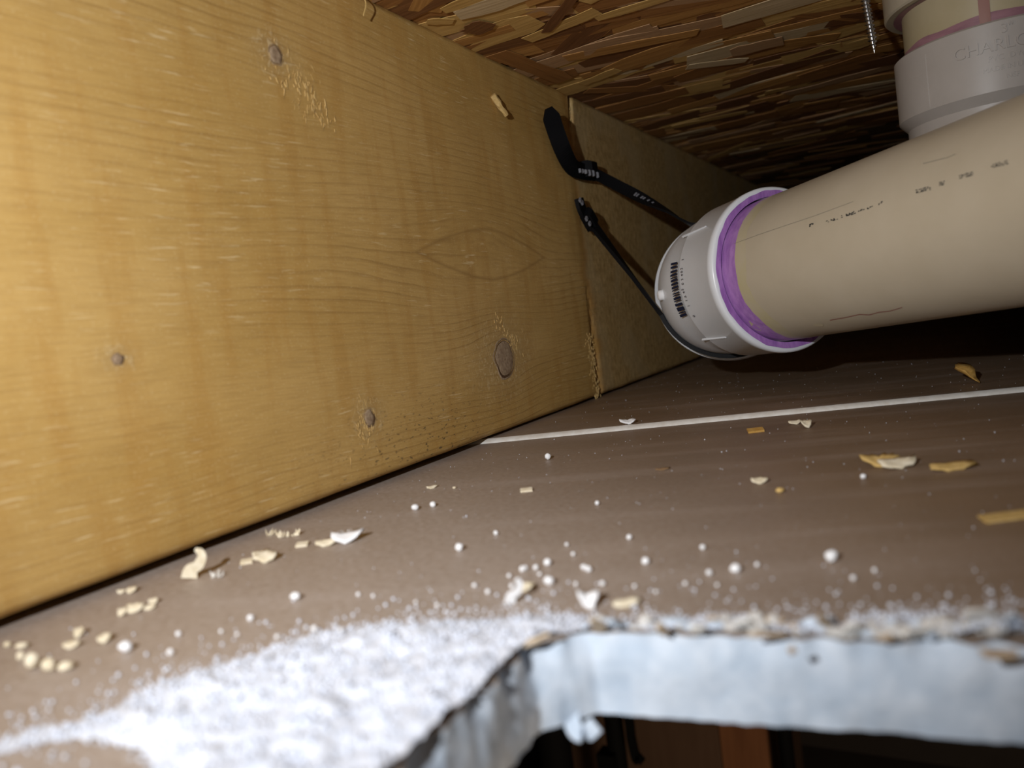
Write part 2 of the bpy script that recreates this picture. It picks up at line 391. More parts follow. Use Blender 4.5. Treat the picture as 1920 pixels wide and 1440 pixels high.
# ---- far drywall sheet, its taped edge standing 2.6 mm proud
UP = .0021
def pt(u, off, z): p = Vector((0, seam_at(0), 0)) + sd * u + sn * off; return Vector((p.x, p.y, z))
v = [pt(-1.3, .006, UP), pt(1.4, .006, UP), Vector((1.5, 2.5, UP)), Vector((-1.4, 2.5, UP)), pt(-1.3, .006, UP - T), pt(1.4, .006, UP - T), Vector((1.5, 2.5, UP - T)), Vector((-1.4, 2.5, UP - T))]
far = mesh('ceiling', v, [(0, 1, 2, 3), (7, 6, 5, 4), (0, 4, 5, 1), (1, 5, 6, 2), (2, 6, 7, 3), (3, 7, 4, 0)], M['paper'])
tag(far, 'farther sheet of drywall beyond the pale seam, under the pipe', 'ceiling', kind='structure')
vs, fs = [], []; NU = 240
prof = [(.0058, UP - .0012), (.0058, UP + .0002), (.0045, UP + .0001), (.0030, UP - .0004), (.0017, UP - .0011), (.0008, UP - .0019), (.0004, UP - .0030), (.0004, -T + .001)]
for i in range(NU + 1):
    u = -1.3 + 2.7 * i / NU
    for k, (a, z) in enumerate(prof):
        j = nz((u, k * .3, 0), 14) * .0002; vs.append(pt(u, a + j, z))
for i in range(NU):
    for k in range(len(prof) - 1):
        q = i * len(prof) + k; fs.append((q, q + len(prof), q + len(prof) + 1, q + 1))
e = recalc(mesh('edge_wrap', vs, fs, M['edge'], far, smooth=True)); tag(e, 'pale rounded paper-wrapped sheet edge along the seam')
# ---- subfloor: OSB board with its strands
v, f = box((-.9, -.6, H + .0014), (1.2, 2.5, H + .018))
osb = mesh('subfloor', v, f, M['osb']); tag(osb, 'brown oriented strand board subfloor overhead', 'subfloor', kind='structure')
def strand_mesh(L, W, th=.0003, seed=0):
    rs = random.Random(seed); n = 5; top = []
    for i in range(n + 1):
        t = i / n - .5; wv = W / 2 * (1 + rs.uniform(-.14, .14)); sh = rs.uniform(-.05, .05) * W
        if i in (0, n): wv *= rs.uniform(.7, 1.05)
        top.append((t * L + rs.uniform(-.02, .02) * L, -wv + sh)); top.append((t * L + rs.uniform(-.02, .02) * L, wv + sh))
    vs = [(x, y, 0) for x, y in top] + [(x, y, -th) for x, y in top]; m = len(top); fs = []
    for i in range(n):
        a = 2 * i; fs += [(m + a, m + a + 1, m + a + 3, m + a + 2), (a, a + 2, m + a + 2, m + a), (a + 1, m + a + 1, m + a + 3, a + 3)]
    fs += [(0, m, m + 1, 1), (2 * n, 2 * n + 1, m + 2 * n + 1, m + 2 * n)]
    return vs, fs
def strand_pose(i, rs):
    return (rs.uniform(XJ - .02, .16), rs.uniform(.26, 1.0), H + rs.uniform(.0001, .0012),
            rs.gauss(.06, .17) if rs.random() > .10 else rs.uniform(-1.0, 1.0), rs.gauss(0, .006), rs.gauss(0, .015))
rs = random.Random(3)
# joined rest of the strands
vs, fs, mi = [], [], []
for i in range(1500):
    L, W = rs.uniform(.06, .14), rs.uniform(.009, .030); a, b = strand_mesh(L, W, seed=5000 + i)
    x, y, z, rz, ry, rx = strand_pose(i, rs); R = Matrix.Rotation(rz, 3, 'Z') @ Matrix.Rotation(ry * .6, 3, 'Y') @ Matrix.Rotation(rx, 3, 'X')
    if i > 800: x, y = (rs.uniform(-.5, .9), rs.uniform(-.5, 1.1)) if i % 2 else (rs.uniform(-.26, .5), rs.uniform(.9, 2.0))
    n = len(vs); vs += [R @ Vector(p) + Vector((x, y, z + .0006)) for p in a]; fs += [tuple(n + q for q in ff) for ff in b]
    mi += [rs.choice((0, 1, 2, 5, 2, 4))] * len(b)
o = mesh('strand_layer', vs, fs, STR, osb, mi=mi); tag(o, kind='stuff')
lib = []
for k in range(40):
    rr = random.Random(90 + k); a, b = strand_mesh(rr.uniform(.05, .135), rr.uniform(.008, .032), seed=k)
    me = bpy.data.meshes.new('strand'); me.from_pydata(a, [], b); me.materials.append(STR[(0, 1, 2, 0, 3, 5, 4, 1, 2, 0)[k % 10]]); lib.append(me)
for i in range(270):
    o = bpy.data.objects.new('strand', lib[i % len(lib)]); COL.objects.link(o); o.parent = osb
    x, y, z, rz, ry, rx = strand_pose(i, rs); 
    if i % 3: y = .30 + abs(rs.gauss(0, .22)); x = rs.uniform(XJ - .01, .05)
    o.location = Vector((x, y, z - .0003)) - osb.location; o.rotation_euler = (rx, ry, rz)
def strand_px(p0, p1, wpx, m, z=H - .0006):
    a, b = onz(*p0, z), onz(*p1, z); d = b - a; L = d.length
    mid = (a + b) / 2; vs, fs = strand_mesh(L, wpx, seed=int(p0[0])); me = bpy.data.meshes.new('strand'); me.from_pydata(vs, [], fs); me.materials.append(m)
    o = bpy.data.objects.new('strand', me); COL.objects.link(o); o.parent = osb; o.location = mid - osb.location; o.rotation_euler = (0, 0, math.atan2(d.y, d.x))
strand_px((858, 30), (1030, -25), .016, STR[3]); strand_px((880, 62), (915, 42), .016, STR[4], H - .0012)
strand_px((1025, 60), (1085, -20), .008, STR[4], H - .0012); strand_px((990, 75), (1120, 20), .013, STR[1]); strand_px((800, 40), (850, 40), .008, STR[1])
strand_px((1120, 35), (1330, -30), .010, STR[1]); strand_px((930, 100), (1060, 150), .016, STR[2]); strand_px((830, 20), (960, -30), .01, STR[1])
strand_px((1370, 100), (1470, 75), .022, STR[5]); strand_px((1290, 125), (1400, 112), .012, STR[3]); strand_px((1060, 110), (1310, 60), .014, STR[0])
strand_px((1090, 158), (1160, 130), .012, STR[1])
# ---- rim board closing the bay
v, f = box((XJ - .2, 2.403, .004), (.9, 2.441, H)); rim = mesh('rim_board', v, f, M['rim']); tag(rim, 'dark rim board closing the far end of the bay', 'board', kind='structure')
# ---- the room underneath
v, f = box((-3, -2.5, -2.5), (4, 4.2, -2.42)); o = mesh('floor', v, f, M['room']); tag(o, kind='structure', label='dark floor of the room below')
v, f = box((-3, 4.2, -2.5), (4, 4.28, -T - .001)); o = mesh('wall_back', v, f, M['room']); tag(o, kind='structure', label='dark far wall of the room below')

# ================================================================== JOIST
J = thing('floor_joist', (XJ - .019, .2, .003), 'golden wooden floor joist with knots, filling the left side', 'joist')
JZ0 = .0044
def joist_board():
    ys = list(np.arange(-.6, 2.4001, .004)); zs = list(np.linspace(JZ0, H, 90)); vs, fs = [], []
    ct, cb = onx(1070, 180, XJ), onx(1075, 275, XJ)
    def disp(y, z):
        d = 0.0
        e = y - (YS + .004 * nz((0, 0, z), 40) - (z - .12) * .02)
        k = math.exp(-(e / .0045) ** 2)
        low = max(0, min(1, (.10 - z) / .07)); hi = max(0, min(1, (z - .19) / .03))
        d -= k * (.0028 * low + .0002) * (1 + .8 * nz((y, z, 0), 260))
        if e > 0: d -= .0005 * min(1, e / .006)
        d += .0003 * nz((y * .4, z, 2), 90)
        yc = ct.y + (cb.y - ct.y) * (ct.z - z) / (ct.z - cb.z)          # open crack running down from the top
        if z > cb.z: d -= .012 * math.exp(-((y - yc) / .0022) ** 2) * min(1, (z - cb.z) / .012)
        if z - JZ0 < .0025: d -= (.0025 - (z - JZ0)) * .5
        return d
    fine = [y for y in ys if y < .53] + list(np.arange(.53, .66, .0009)) + [y for y in ys if y >= .66]
    ny, nzv = len(fine), len(zs)
    for y in fine:
        for z in zs:
            zz = z
            if z == zs[0]: zz += .0012 * nz((y, 0, 0), 30) * .5 + (.004 * max(0, 1 - abs(y - YS - .002) / .009) * abs(nz((y, 5, 0), 260)) if True else 0)
            vs.append((XJ + disp(y, z), y, zz))
    for i in range(ny - 1):
        for k in range(nzv - 1): a = i * nzv + k; fs.append((a, a + nzv, a + nzv + 1, a + 1))
    n = len(vs); back = []
    for y in (fine[0], fine[-1]):
        for z in (zs[0], zs[-1]): vs.append((XJ - .038, y, z))
    b00, b01, b10, b11 = n, n + 1, n + 2, n + 3
    fs += [(b00, b01, b11, b10)]
    fs.append(tuple(range(0, nzv)) + (b01, b00)); fs.append(tuple((ny - 1) * nzv + k for k in reversed(range(nzv))) + (b10, b11))
    fs.append(tuple(i * nzv for i in reversed(range(ny))) + (b00, b10)); fs.append(tuple(i * nzv + nzv - 1 for i in range(ny)) + (b11, b01))
    o = mesh('board', vs, fs, M['joist'], J); recalc(o)
    for p in o.data.polygons: p.use_smooth = len(p.vertices) == 4
joist_board()
def knot(c, ry, rz, tilt):
    vs, fs = [], []; n = 28; prof = [(1.12, -.0004), (1.06, .0001), (1.0, .0002), (.95, -.0001), (.88, .0002), (.5, .0004), (0.12, .0003)]
    for r, h in prof:
        for k in range(n):
            t = 2 * math.pi * k / n; a, b = math.cos(t) * ry * r, math.sin(t) * rz * r
            j = 1 + .20 * nz((math.cos(t), math.sin(t), c.y * 9), 1.6) * r
            vs.append((XJ + h, c.y + (a * math.cos(tilt) - b * math.sin(tilt)) * j, c.z + (a * math.sin(tilt) + b * math.cos(tilt)) * j))
    mi = []
    for i in range(len(prof) - 1):
        for k in range(n): fs.append((i * n + k, i * n + (k + 1) % n, (i + 1) * n + (k + 1) % n, (i + 1) * n + k)); mi.append(1 if i in (2, 3) else 0)
    fs.append(tuple((len(prof) - 1) * n + k for k in range(n))); mi.append(0)
    return recalc(mesh('knot', vs, fs, [M['knot'], M['knot_rim']], J, smooth=True, mi=mi))
for (c, ry, rz), lb in zip(KN, ('small oval knot high on the board', 'largest grey oval knot low on the board', 'small oval knot near the lower edge', 'small dark round knot at the left')):
    tag(knot(c, ry, rz, 0), lb)
kb = onx(1142, 408, XJ); k5 = knot(Vector((kb.x, kb.y + .012, kb.z)), .030, .020, .3); k5.data.materials[0] = M['joist']; k5.data.materials[1] = M['chipD']; k5.location.x -= .0012
# rough fibres torn up beside the knots and along the tear, splinters
def fibres(name, pts, label=None, m='chipB', L=(.002, .006), n=60, spread=(.006, .006), tilt=1.2):
    rr = random.Random(len(name) + n); vs, fs = [], []
    for _ in range(n):
        t = rr.random() * (len(pts) - 1); i = min(int(t), len(pts) - 2); c = Vector(pts[i]).lerp(Vector(pts[i + 1]), t - i)
        c = Vector((XJ, c.y + rr.gauss(0, spread[0]), c.z + rr.gauss(0, spread[1])))
        if c.y > YS: c.x -= .0016
        d = Vector((rr.uniform(0, .06), rr.gauss(0, .35), rr.choice((-1, 1)) * tilt + rr.gauss(0, .3))).normalized() * rr.uniform(*L); wd = Vector((0, 1, .2)).normalized() * .00013
        k = len(vs); vs += [c - wd - Vector((.0006, 0, 0)), c + wd - Vector((.0006, 0, 0)), c + d * .6 + wd + Vector((.0001, 0, 0)), c + d, c + d * .6 - wd + Vector((.0001, 0, 0)), c + Vector((.00025, 0, 0))]
        fs += [(k, k + 5, k + 4), (k + 5, k + 1, k + 2), (k + 5, k + 2, k + 3), (k + 5, k + 3, k + 4)]
    o = mesh(name, vs, fs, M[m], J); tag(o, label, kind='stuff'); return o
px = lambda *a: [onx(x, y, XJ) for x, y in a]
fibres('torn_fibres', px((525, 120), (570, 165), (600, 210)), None, 'chipE', (.002, .006), 120, (.006, .005))
fibres('torn_fibres', px((930, 605), (955, 650), (972, 640)), None, 'chipE', (.002, .005), 60, (.004, .004))
fibres('torn_fibres', px((680, 770), (685, 820)), None, 'chipE', (.002, .006), 60, (.004, .004))
fibres('torn_fibres', px((1105, 640), (1112, 690), (1122, 750)), None, 'chipE', (.002, .006), 150, (.004, .005))
fibres('torn_fibres', px((1075, 200), (1068, 260)), None, 'chipB', (.002, .006), 40, (.003, .006))
a, b = onx(921, 179, XJ), onx(944, 216, XJ)
def rod(a, b, r, n=8, taper=.4, jag=.25, seed=0):
    a, b = Vector(a), Vector(b); u, v_, d = frame(b - a); rr = random.Random(seed); vs, fs = [], []; S = 5
    for i in range(S + 1):
        t = i / S; R = r * (1 - (1 - taper) * t)
        for k in range(n):
            q = 2 * math.pi * k / n; j = 1 + rr.uniform(-jag, jag); vs.append(a.lerp(b, t) + (u * math.cos(q) + v_ * math.sin(q)) * R * j)
    for i in range(S):
        for k in range(n): fs.append((i * n + k, i * n + (k + 1) % n, (i + 1) * n + (k + 1) % n, (i + 1) * n + k))
    fs += [tuple(reversed(range(n))), tuple(S * n + k for k in range(n))]
    return vs, fs
v, f = rod(Vector((XJ + .001, a.y, a.z)), Vector((XJ + .0045, b.y - .004, b.z - .002)), .0022, taper=.6)
o = mesh('splinter', v, f, M['chipE'], J); tag(o, 'pale snapped splinter standing out of the board')
hp = bez([onx(660, -20, XJ) + Vector((.002, 0, 0)), onx(668, 10, XJ) + Vector((.006, 0, 0)), onx(667, 36, XJ) + Vector((.005, 0, 0))], 8)
v, f = ribbon(hp, [.0006] * len(hp), [(0, 1, 0)] * len(hp), .0004); mesh('fibre', v, f, M['chipB'], J)

# ================================================================== PIPE AND FITTINGS
def plane_n(p, q): return ray(*p).cross(ray(*q)).normalized()
n1, n2 = plane_n((1440, 370), (1920, 175)), plane_n((1500, 635), (1920, 575))
AX = n1.cross(n2).normalized()
if AX.x > 0: AX = -AX
if n1.dot(n2) < 0: n2 = -n2
RP = .0889 / 2
bis = (n1 + n2).normalized(); cdir = AX.cross(bis).normalized()
if cdir.dot(ray(1650, 450)) < 0: cdir = -cdir
PA = CAM + cdir * (RP / math.sin(math.acos(n1.dot(n2)) / 2))
def t_at(pxx):
    lo, hi = -.6, .6
    for _ in range(60):
        m = (lo + hi) / 2
        if proj(PA + AX * m)[0] > pxx: lo = m
        else: hi = m
    return lo
TR = t_at(1466); R1 = PA + AX * TR                      # rim of the first elbow hub
def oncyl(x, y, r=RP):
    d = ray(x, y); w0 = CAM - PA; dp = d - AX * d.dot(AX); wp = w0 - AX * w0.dot(AX)
    A, B, C = dp.dot(dp), 2 * dp.dot(wp), wp.dot(wp) - r * r; D = B * B - 4 * A * C
    t = (-B - math.sqrt(max(D, 0))) / (2 * A); p = CAM + d * t; q = p - PA; nn = (q - AX * q.dot(AX)).normalized()
    return p, nn
PB = R1 + AX * .030; PE = PA + AX * t_at(1920) - AX * .34
pipe = thing('drain_pipe', Vector((((PB + PE) / 2).x, ((PB + PE) / 2).y, PB.z - RP)), 'beige plastic drain pipe running across the bay to the white elbow', 'pipe')
st = [(PB, AX, RP - .0055), (PB, AX, RP)] + [(PB.lerp(PE, k / 24), AX, RP) for k in range(1, 25)] + [(PE, AX, RP - .0055)] + [(PE.lerp(PB, k / 4), AX, RP - .0055) for k in range(1, 5)]
v, f = sweep(st, 96); PW = recalc(mesh('pipe_wall', v, f, M['pvc'], pipe, smooth=True))
u_, v_, _ = frame(AX)
def band(name, t0, t1f, m, dr, parent, a0=0, a1=2 * math.pi, label=None):
    n = 120; vs, fs = [], []
    for k in range(n + 1):
        a = a0 + (a1 - a0) * k / n; d = u_ * math.cos(a) + v_ * math.sin(a); L = t1f(a)
        for q in range(4): vs.append(R1 - AX * (t0 + (L - t0) * q / 3) + d * (RP + dr * (1 if 0 < q < 3 or q == 0 else .3)))
    for k in range(n):
        for q in range(3): fs.append((4 * k + q, 4 * k + q + 1, 4 * k + 5 + q, 4 * k + 4 + q))
    return tag(recalc(mesh(name, vs, fs, m, parent, smooth=True)), label)
band('cement_stain', .004, lambda a: .0215 + .005 * nz((math.cos(a), math.sin(a), 4), 2.3) + .0015 * nz((math.cos(a), math.sin(a), 8), 9), M['yellow'], .00012, PW, label='yellowish glue stain beside the primer')
band('primer_band', -.004, lambda a: .0135 + .0025 * nz((math.cos(a), math.sin(a), 1), 2.2) + .0008 * nz((math.cos(a), math.sin(a), 5), 9), M['purple'], .00025, PW, label='purple primer band painted around the pipe')
# worn print and scratches lying on the pipe wall
def decal(name, quads, m, parent, off=.00015, label=None, surf=oncyl):
    vs, fs = [], []
    for q in quads:
        k = len(vs)
        for x, y in q: p, nn = surf(x, y); vs.append(p + nn * off)
        fs.append(tuple(range(k, k + len(q))))
    return tag(recalc(mesh(name, vs, fs, m, parent)), label)
def dashes(segs, step, hgt, rr, keep=.75):
    qs = []
    for x0, y0, x1, y1 in segs:
        n = max(1, int(abs(x1 - x0) / step))
        for i in range(n):
            for row in range(3):
                if rr.random() > keep: continue
                t = (i + rr.uniform(0, .4)) / n; t2 = t + rr.uniform(.4, 1.1) / n; o = (row - 1) * hgt / 3 + rr.uniform(-.6, .6); h = rr.uniform(.5, 1.1)
                xa, ya, xb, yb = x0 + (x1 - x0) * t, y0 + (y1 - y0) * t + o, x0 + (x1 - x0) * t2, y0 + (y1 - y0) * t2 + o
                qs.append([(xa, ya - h), (xb, yb - h), (xb, yb + h), (xa, ya + h)])
    return qs
rr = random.Random(5)
decal('printed_lettering', dashes([(1508, 426, 1526, 420), (1547, 417, 1566, 411), (1568, 410, 1580, 406), (1586, 404, 1604, 398), (1608, 397, 1638, 386), (1647, 383, 1655, 380)], 4, 5, rr, .62)
      + dashes([(1717, 360, 1746, 352), (1760, 346, 1772, 342), (1798, 333, 1826, 325), (1857, 313, 1890, 304)], 4, 8, rr, .85), M['ink'], PW, label='worn black print along the pipe')
sc = [(1731, 307), (1748, 303), (1762, 299), (1776, 296), (1792, 289)]
decal('scratch', [[(a[0], a[1] - .7), (b[0], b[1] - .5), (b[0], b[1] + .5), (a[0], a[1] + .7)] for a, b in zip(sc, sc[1:])], M['inkfaint'], PW)
sc = [(1556, 600), (1585, 595), (1612, 589), (1630, 590), (1648, 585), (1668, 583), (1692, 576)]
decal('scratch', [[(a[0], a[1] - .8), (b[0], b[1] - .8), (b[0], b[1] + .9), (a[0], a[1] + .9)] for a, b in zip(sc, sc[1:])], M['drip'], PW, label='dark wavy scratch low on the pipe')
sc = [(1350, 467), (1385, 454), (1420, 441), (1470, 424), (1530, 404), (1600, 378)]
decal('scratch', [[(a[0], a[1] - .5), (b[0], b[1] - .4), (b[0], b[1] + .4), (a[0], a[1] + .5)] for a, b in zip(sc, sc[1:])], M['inkfaint'], PW)
decal('glue_smear', [[(1527, 607), (1535, 605), (1544, 607), (1543, 611), (1534, 612), (1528, 610)]], M['yellow'], PW, .0003)
decal('glue_smear', [[(1404, 600), (1412, 606), (1424, 612), (1427, 620), (1418, 618), (1408, 609)]], M['yellow'], PW, .0003)
# ---- elbow
elbow = thing('pipe_elbow', R1 + AX * .05 - Vector((0, 0, .052)), 'white plastic pipe elbow with barcode and purple-stained rim', 'pipe fitting')
D2 = Vector((-.20, 1, -.10)).normalized(); RH, RBD, HL_ = .0520, .0480, .0385
pts = [R1 + AX * HL_]; ang = AX.angle(D2); NB = 10; rot = AX.cross(D2).normalized(); RBEND = .050
dirs = [AX]
for k in range(NB):
    d = Matrix.Rotation(ang * (k + .5) / NB, 3, rot) @ AX; pts.append(pts[-1] + d * RBEND * ang / NB); dirs.append(Matrix.Rotation(ang * (k + 1) / NB, 3, rot) @ AX)
Q = pts[-1]
st = [(R1 + AX * .03, AX, RP - .004), (R1 + AX * .03, AX, RP + .0004), (R1 + AX * .001, AX, RP + .0012), (R1, AX, RP + .0018), (R1 - AX * .0004, AX, RH - .0012), (R1 + AX * .0008, AX, RH), (R1 + AX * .0052, AX, RH), (R1 + AX * .006, AX, RH - .0006),
      (R1 + AX * (HL_ - .003), AX, RH - .001), (R1 + AX * (HL_ - .001), AX, RH - .0016)]
st += [(p, d, RBD + (RH - .002 - RBD) * max(0, 1 - i / 2)) for i, (p, d) in enumerate(zip(pts, dirs))]
st += [(Q + D2 * .004, D2, RBD), (Q + D2 * .0045, D2, RH - .0006), (Q + D2 * .0055, D2, RH), (Q + D2 * .04, D2, RH), (Q + D2 * .041, D2, RH - .001), (Q + D2 * .041, D2, RP)]
v, f = sweep(st, 112); EB = recalc(mesh('elbow_body', v, f, M['pvcw'], elbow, smooth=True))
# purple smear on the rim face
vs, fs = [], []; n = 140
for k in range(n + 1):
    a = 2 * math.pi * k / n; d = u_ * math.cos(a) + v_ * math.sin(a); w2 = .0034 + .0008 * nz((math.cos(a), math.sin(a), 2), 6)
    vs += [R1 - AX * .0005 + d * (RP + .0012), R1 - AX * .0007 + d * (RP + .0016 + w2)]
for k in range(n): fs.append((2 * k, 2 * k + 1, 2 * k + 3, 2 * k + 2))
tag(recalc(mesh('primer_stain', vs, fs, M['purple'], EB)), 'purple primer smeared on the rim')
def onhub(x, y): 
    return oncyl(x, y, RH - .0008)
# barcode: bars run along the axis, stacked around the hub
bars = []; rr = random.Random(11); yy = 0.0; total = 0; seq = []
while total < 44:
    wv = rr.choice((1, 1, 1, 2, 1, 3, 2)); gp = rr.choice((.7, .8, 1, 1.6, 1)); seq.append((total, wv)); total += wv + gp
c0, c1 = (1262, 491, 1271, 490), (1279, 597, 1290, 594)
def bpos(t):   # curved column of the barcode in the photo
    L = [(1259, 494), (1258, 520), (1261, 545), (1266, 570), (1278, 597)]; R = [(1271, 491), (1270, 515), (1273, 540), (1279, 566), (1290, 593)]
    i = min(int(t * 4), 3); s = t * 4 - i
    l = Vector(L[i]).lerp(Vector(L[i + 1]), s); r = Vector(R[i]).lerp(Vector(R[i + 1]), s); return l, r
for s, wv in seq:
    a, b = s / total, (s + wv) / total; (l0, r0), (l1, r1) = bpos(a), bpos(b); bars.append([tuple(l0), tuple(r0), tuple(r1), tuple(l1)])
decal('barcode', bars, M['navy'], EB, .0005, 'printed barcode on the elbow hub', onhub)
# digits beside the bars
def digits():
    vs, fs = [], []; path = [(1302, 592), (1292, 573), (1288, 563), (1286, 556), (1283, 548), (1281, 543), (1281, 532), (1280, 524), (1279.5, 516), (1279, 510), (1279, 504), (1281, 487)]
    for ch, (cx, cy) in zip('011942034021', path):
        tv, tf = text_mesh(ch, 9.5); p0, nn = onhub(cx, cy); up = -AX - nn * (-AX).dot(nn); up.normalize(); rt = up.cross(nn).normalized(); rt2 = -rt if rt.z < 0 else rt
        sc_ = (p0 - CAM).length / F; k = len(vs)
        for x, y, z in tv: vs.append(p0 + nn * .0005 + rt2 * x * sc_ * .9 + (-up if False else up) * (y - 3.3) * sc_)
        fs += [tuple(k + i for i in q) for q in tf]
    return mesh('barcode_digits', vs, fs, M['navy'], EB)
digits()
def rib(p0, p1, wpx):
    a, na = onhub(*p0); b, nb = onhub(*p1); s = (a - CAM).length / F * wpx; side = na.cross((b - a).normalized()); vs = []
    for p, nn in ((a, na), (b, nb)): vs += [p - side * s - nn * .0005, p + side * s - nn * .0005, p + side * s * .5 + nn * .0007, p - side * s * .5 + nn * .0007]
    fs = [(0, 1, 5, 4), (1, 2, 6, 5), (2, 3, 7, 6), (3, 0, 4, 7), (3, 2, 1, 0), (4, 5, 6, 7)]
    recalc(mesh('mold_rib', vs, fs, M['pvcw'], EB))
rib((1280, 444), (1324, 425), 1.6); rib((1317, 637), (1361, 632), 1.6)
# ---- white moulding nub on the bend
gd = ray(1240, 553); best = None
for i, (p, d) in enumerate(zip(pts, dirs)):
    for k in range(180):
        u2, v2, _ = frame(d); a = 2 * math.pi * k / 180; nn = u2 * math.cos(a) + v2 * math.sin(a); q = p + nn * (RBD + .001 * max(0, 1 - i / 2)); x, y = proj(q); e = (x - 1240) ** 2 + (y - 553) ** 2 + (1e6 if nn.dot(q - CAM) > 0 else 0)
        if best is None or e < best[0]: best = (e, q, nn)
_, q, nn = best
v, f = sweep([(q - nn * .001, nn, .0036), (q + nn * .0020, nn, .0036), (q + nn * .0030, nn, .0028), (q + nn * .0034, nn, .0014), (q + nn * .0034, nn, .0002)], 24); recalc(mesh('mold_nub', v, f, M['white'], EB)); 
# ---- riser behind the pipe: lettered hub, short pipe with primer, upper hub under the subfloor
RC = Vector((.0375, .565, 0)); RAX = Vector((-.006, .0, 1)).normalized()
def rc(z): return RC + RAX * (z - .199)/RAX.z + Vector((0, 0, .199))
riser = thing('riser_fitting', (RC.x, RC.y, .02), 'grey-white riser hub with moulded lettering, standing behind the beige pipe', 'pipe fitting')
ZT, ZB, RR = .1985, .161, .051
body = [(rc(ZT - .02), RAX, RP), (rc(ZT), RAX, RP + .0008), (rc(ZT), RAX, RR - .0015), (rc(ZT - .0012), RAX, RR), (rc(ZB), RAX, RR), (rc(ZB - .007), RAX, RR - .006), (rc(ZB - .0072), RAX, RP + .0015)]
cen = rc(ZB - .03)
for k in range(9):
    a = math.pi / 2 * k / 8; c = rc(.125) + Vector((0, .07, 0)) - Vector((0, .07 * math.cos(a), .07 * math.sin(a))); body.append((c, Vector((0, math.sin(a), -math.cos(a))) * -1, RP + .002))
v, f = [], []
vs1, fs1 = sweep(body[:7], 96); HUB = recalc(mesh('hub', vs1, fs1, M['pvcg'], riser, smooth=False))
bend = []
for k in range(11):
    a = math.pi / 2 * k / 10; c = rc(ZB - .006) + Vector((0, .062 * (1 - math.cos(a)), -.062 * math.sin(a) - .008)); bend.append((c, a))
vs2, fs2 = [], []
for c, a in [(rc(ZB - .005), 0)] + bend + [(bend[-1][0] + Vector((0, .3, 0)), math.pi / 2)]:
    ex, ey = Vector((1, 0, 0)), Vector((0, math.cos(a), math.sin(a)))
    vs2 += [c + (ex * math.cos(2 * math.pi * k / 64) + ey * math.sin(2 * math.pi * k / 64)) * (RP + .002) for k in range(64)]
for i in range(len(bend) + 1):
    for k in range(64): fs2.append((i * 64 + k, i * 64 + (k + 1) % 64, (i + 1) * 64 + (k + 1) % 64, (i + 1) * 64 + k))
recalc(mesh('sweep_bend', vs2, fs2, M['pvcg'], riser, smooth=True))
for o in riser.children:
    if o.name.startswith('hub'): o.data.polygons.foreach_set('use_smooth', [True] * len(o.data.polygons)); md = o.modifiers.new('es', 'EDGE_SPLIT'); md.split_angle = math.radians(28)
v, f = sweep([(rc(ZT - .02), RAX, RP), (rc(H - .004), RAX, RP)], 96); recalc(mesh('pipe_stub', v, f, M['pvcy'], riser, smooth=True))
def zband(name, z0, z1f, m, dr, a0, a1, label=None):
    n = 80; vs, fs = [], []
    for k in range(n + 1):
        a = a0 + (a1 - a0) * k / n; d = Vector((math.sin(a), -math.cos(a), 0))
        for q in range(4): z = z0 + (z1f(a) - z0) * q / 3; vs.append(rc(z) + d * (RP + dr * (.3 if q == 3 else 1)))
    for k in range(n):
        for q in range(3): fs.append((4 * k + q, 4 * k + q + 1, 4 * k + 5 + q, 4 * k + 4 + q))
    tag(recalc(mesh(name, vs, fs, m, riser, smooth=True)), label)
zband('primer_band', ZT - .004, lambda a: ZT + .0055 + .0028 * nz((math.sin(a), math.cos(a), 7), 2.5), M['purple2'], .0003, -math.pi, math.pi, 'dried purple primer around the riser pipe')
zband('primer_drip', ZT - .002, lambda a: H - .012, M['drip'], .0006, -.14, -.02, 'reddish primer drip')
v, f = sweep([(rc(ZT + .0255), RAX, RP - .001), (rc(ZT + .0255), RAX, RR + .002), (rc(ZT + .0265), RAX, RR + .003), (rc(H - .0005), RAX, RR + .003)], 96)
o = recalc(mesh('upper_hub', v, f, M['pvc'], riser)); md = o.modifiers.new('es', 'EDGE_SPLIT'); md.split_angle = math.radians(30); o.data.polygons.foreach_set('use_smooth', [True] * len(o.data.polygons))
v, f = sweep([(rc(ZT + .0252), RAX, RP), (rc(ZT + .0252), RAX, RP + .0045)], 96); recalc(mesh('primer_ring', v, f, M['purple2'], riser))
def hubtext(s, size, zc, ac, name='lettering', rel=.0005):
    tv, tf = text_mesh(s, size); vs, off = [], []
    for x, y, z in tv:
        a = ac + x / RR; d = Vector((math.sin(a), -math.cos(a), 0)); vs.append(rc(zc + y) + d * (RR - .0001)); off.append(d * rel)
    V, FF = thicken(vs, tf, off); return recalc(mesh(name, V, FF, M['pvcg'], HUB))
AT = .11
hubtext('3"', .0072, .1905, AT, rel=.0007); hubtext('CHARLOTTE', .0092, .1822, AT, rel=.0009)
hubtext('PVC  DWV', .0042, .1770, AT, rel=.0005); hubtext('MADE IN U.S.A.', .0038, .1715, AT, rel=.0005); hubtext('NSF', .0038, .1665, AT + .02, rel=.0005)
vs, fs = [], []
a = -.72; d = Vector((math.sin(a), -math.cos(a), 0)); tdir = Vector((math.cos(a), math.sin(a), 0))
for z in (ZB + .001, ZT - .006): vs += [rc(z) + d * (RR - .0003) - tdir * .0004, rc(z) + d * (RR - .0003) + tdir * .0004, rc(z) + d * (RR + .0003)]
recalc(mesh('mold_line', vs, [(0, 1, 4, 3), (1, 2, 5, 4), (2, 0, 3, 5), (0, 2, 1), (3, 4, 5)], M['pvcg'], riser))
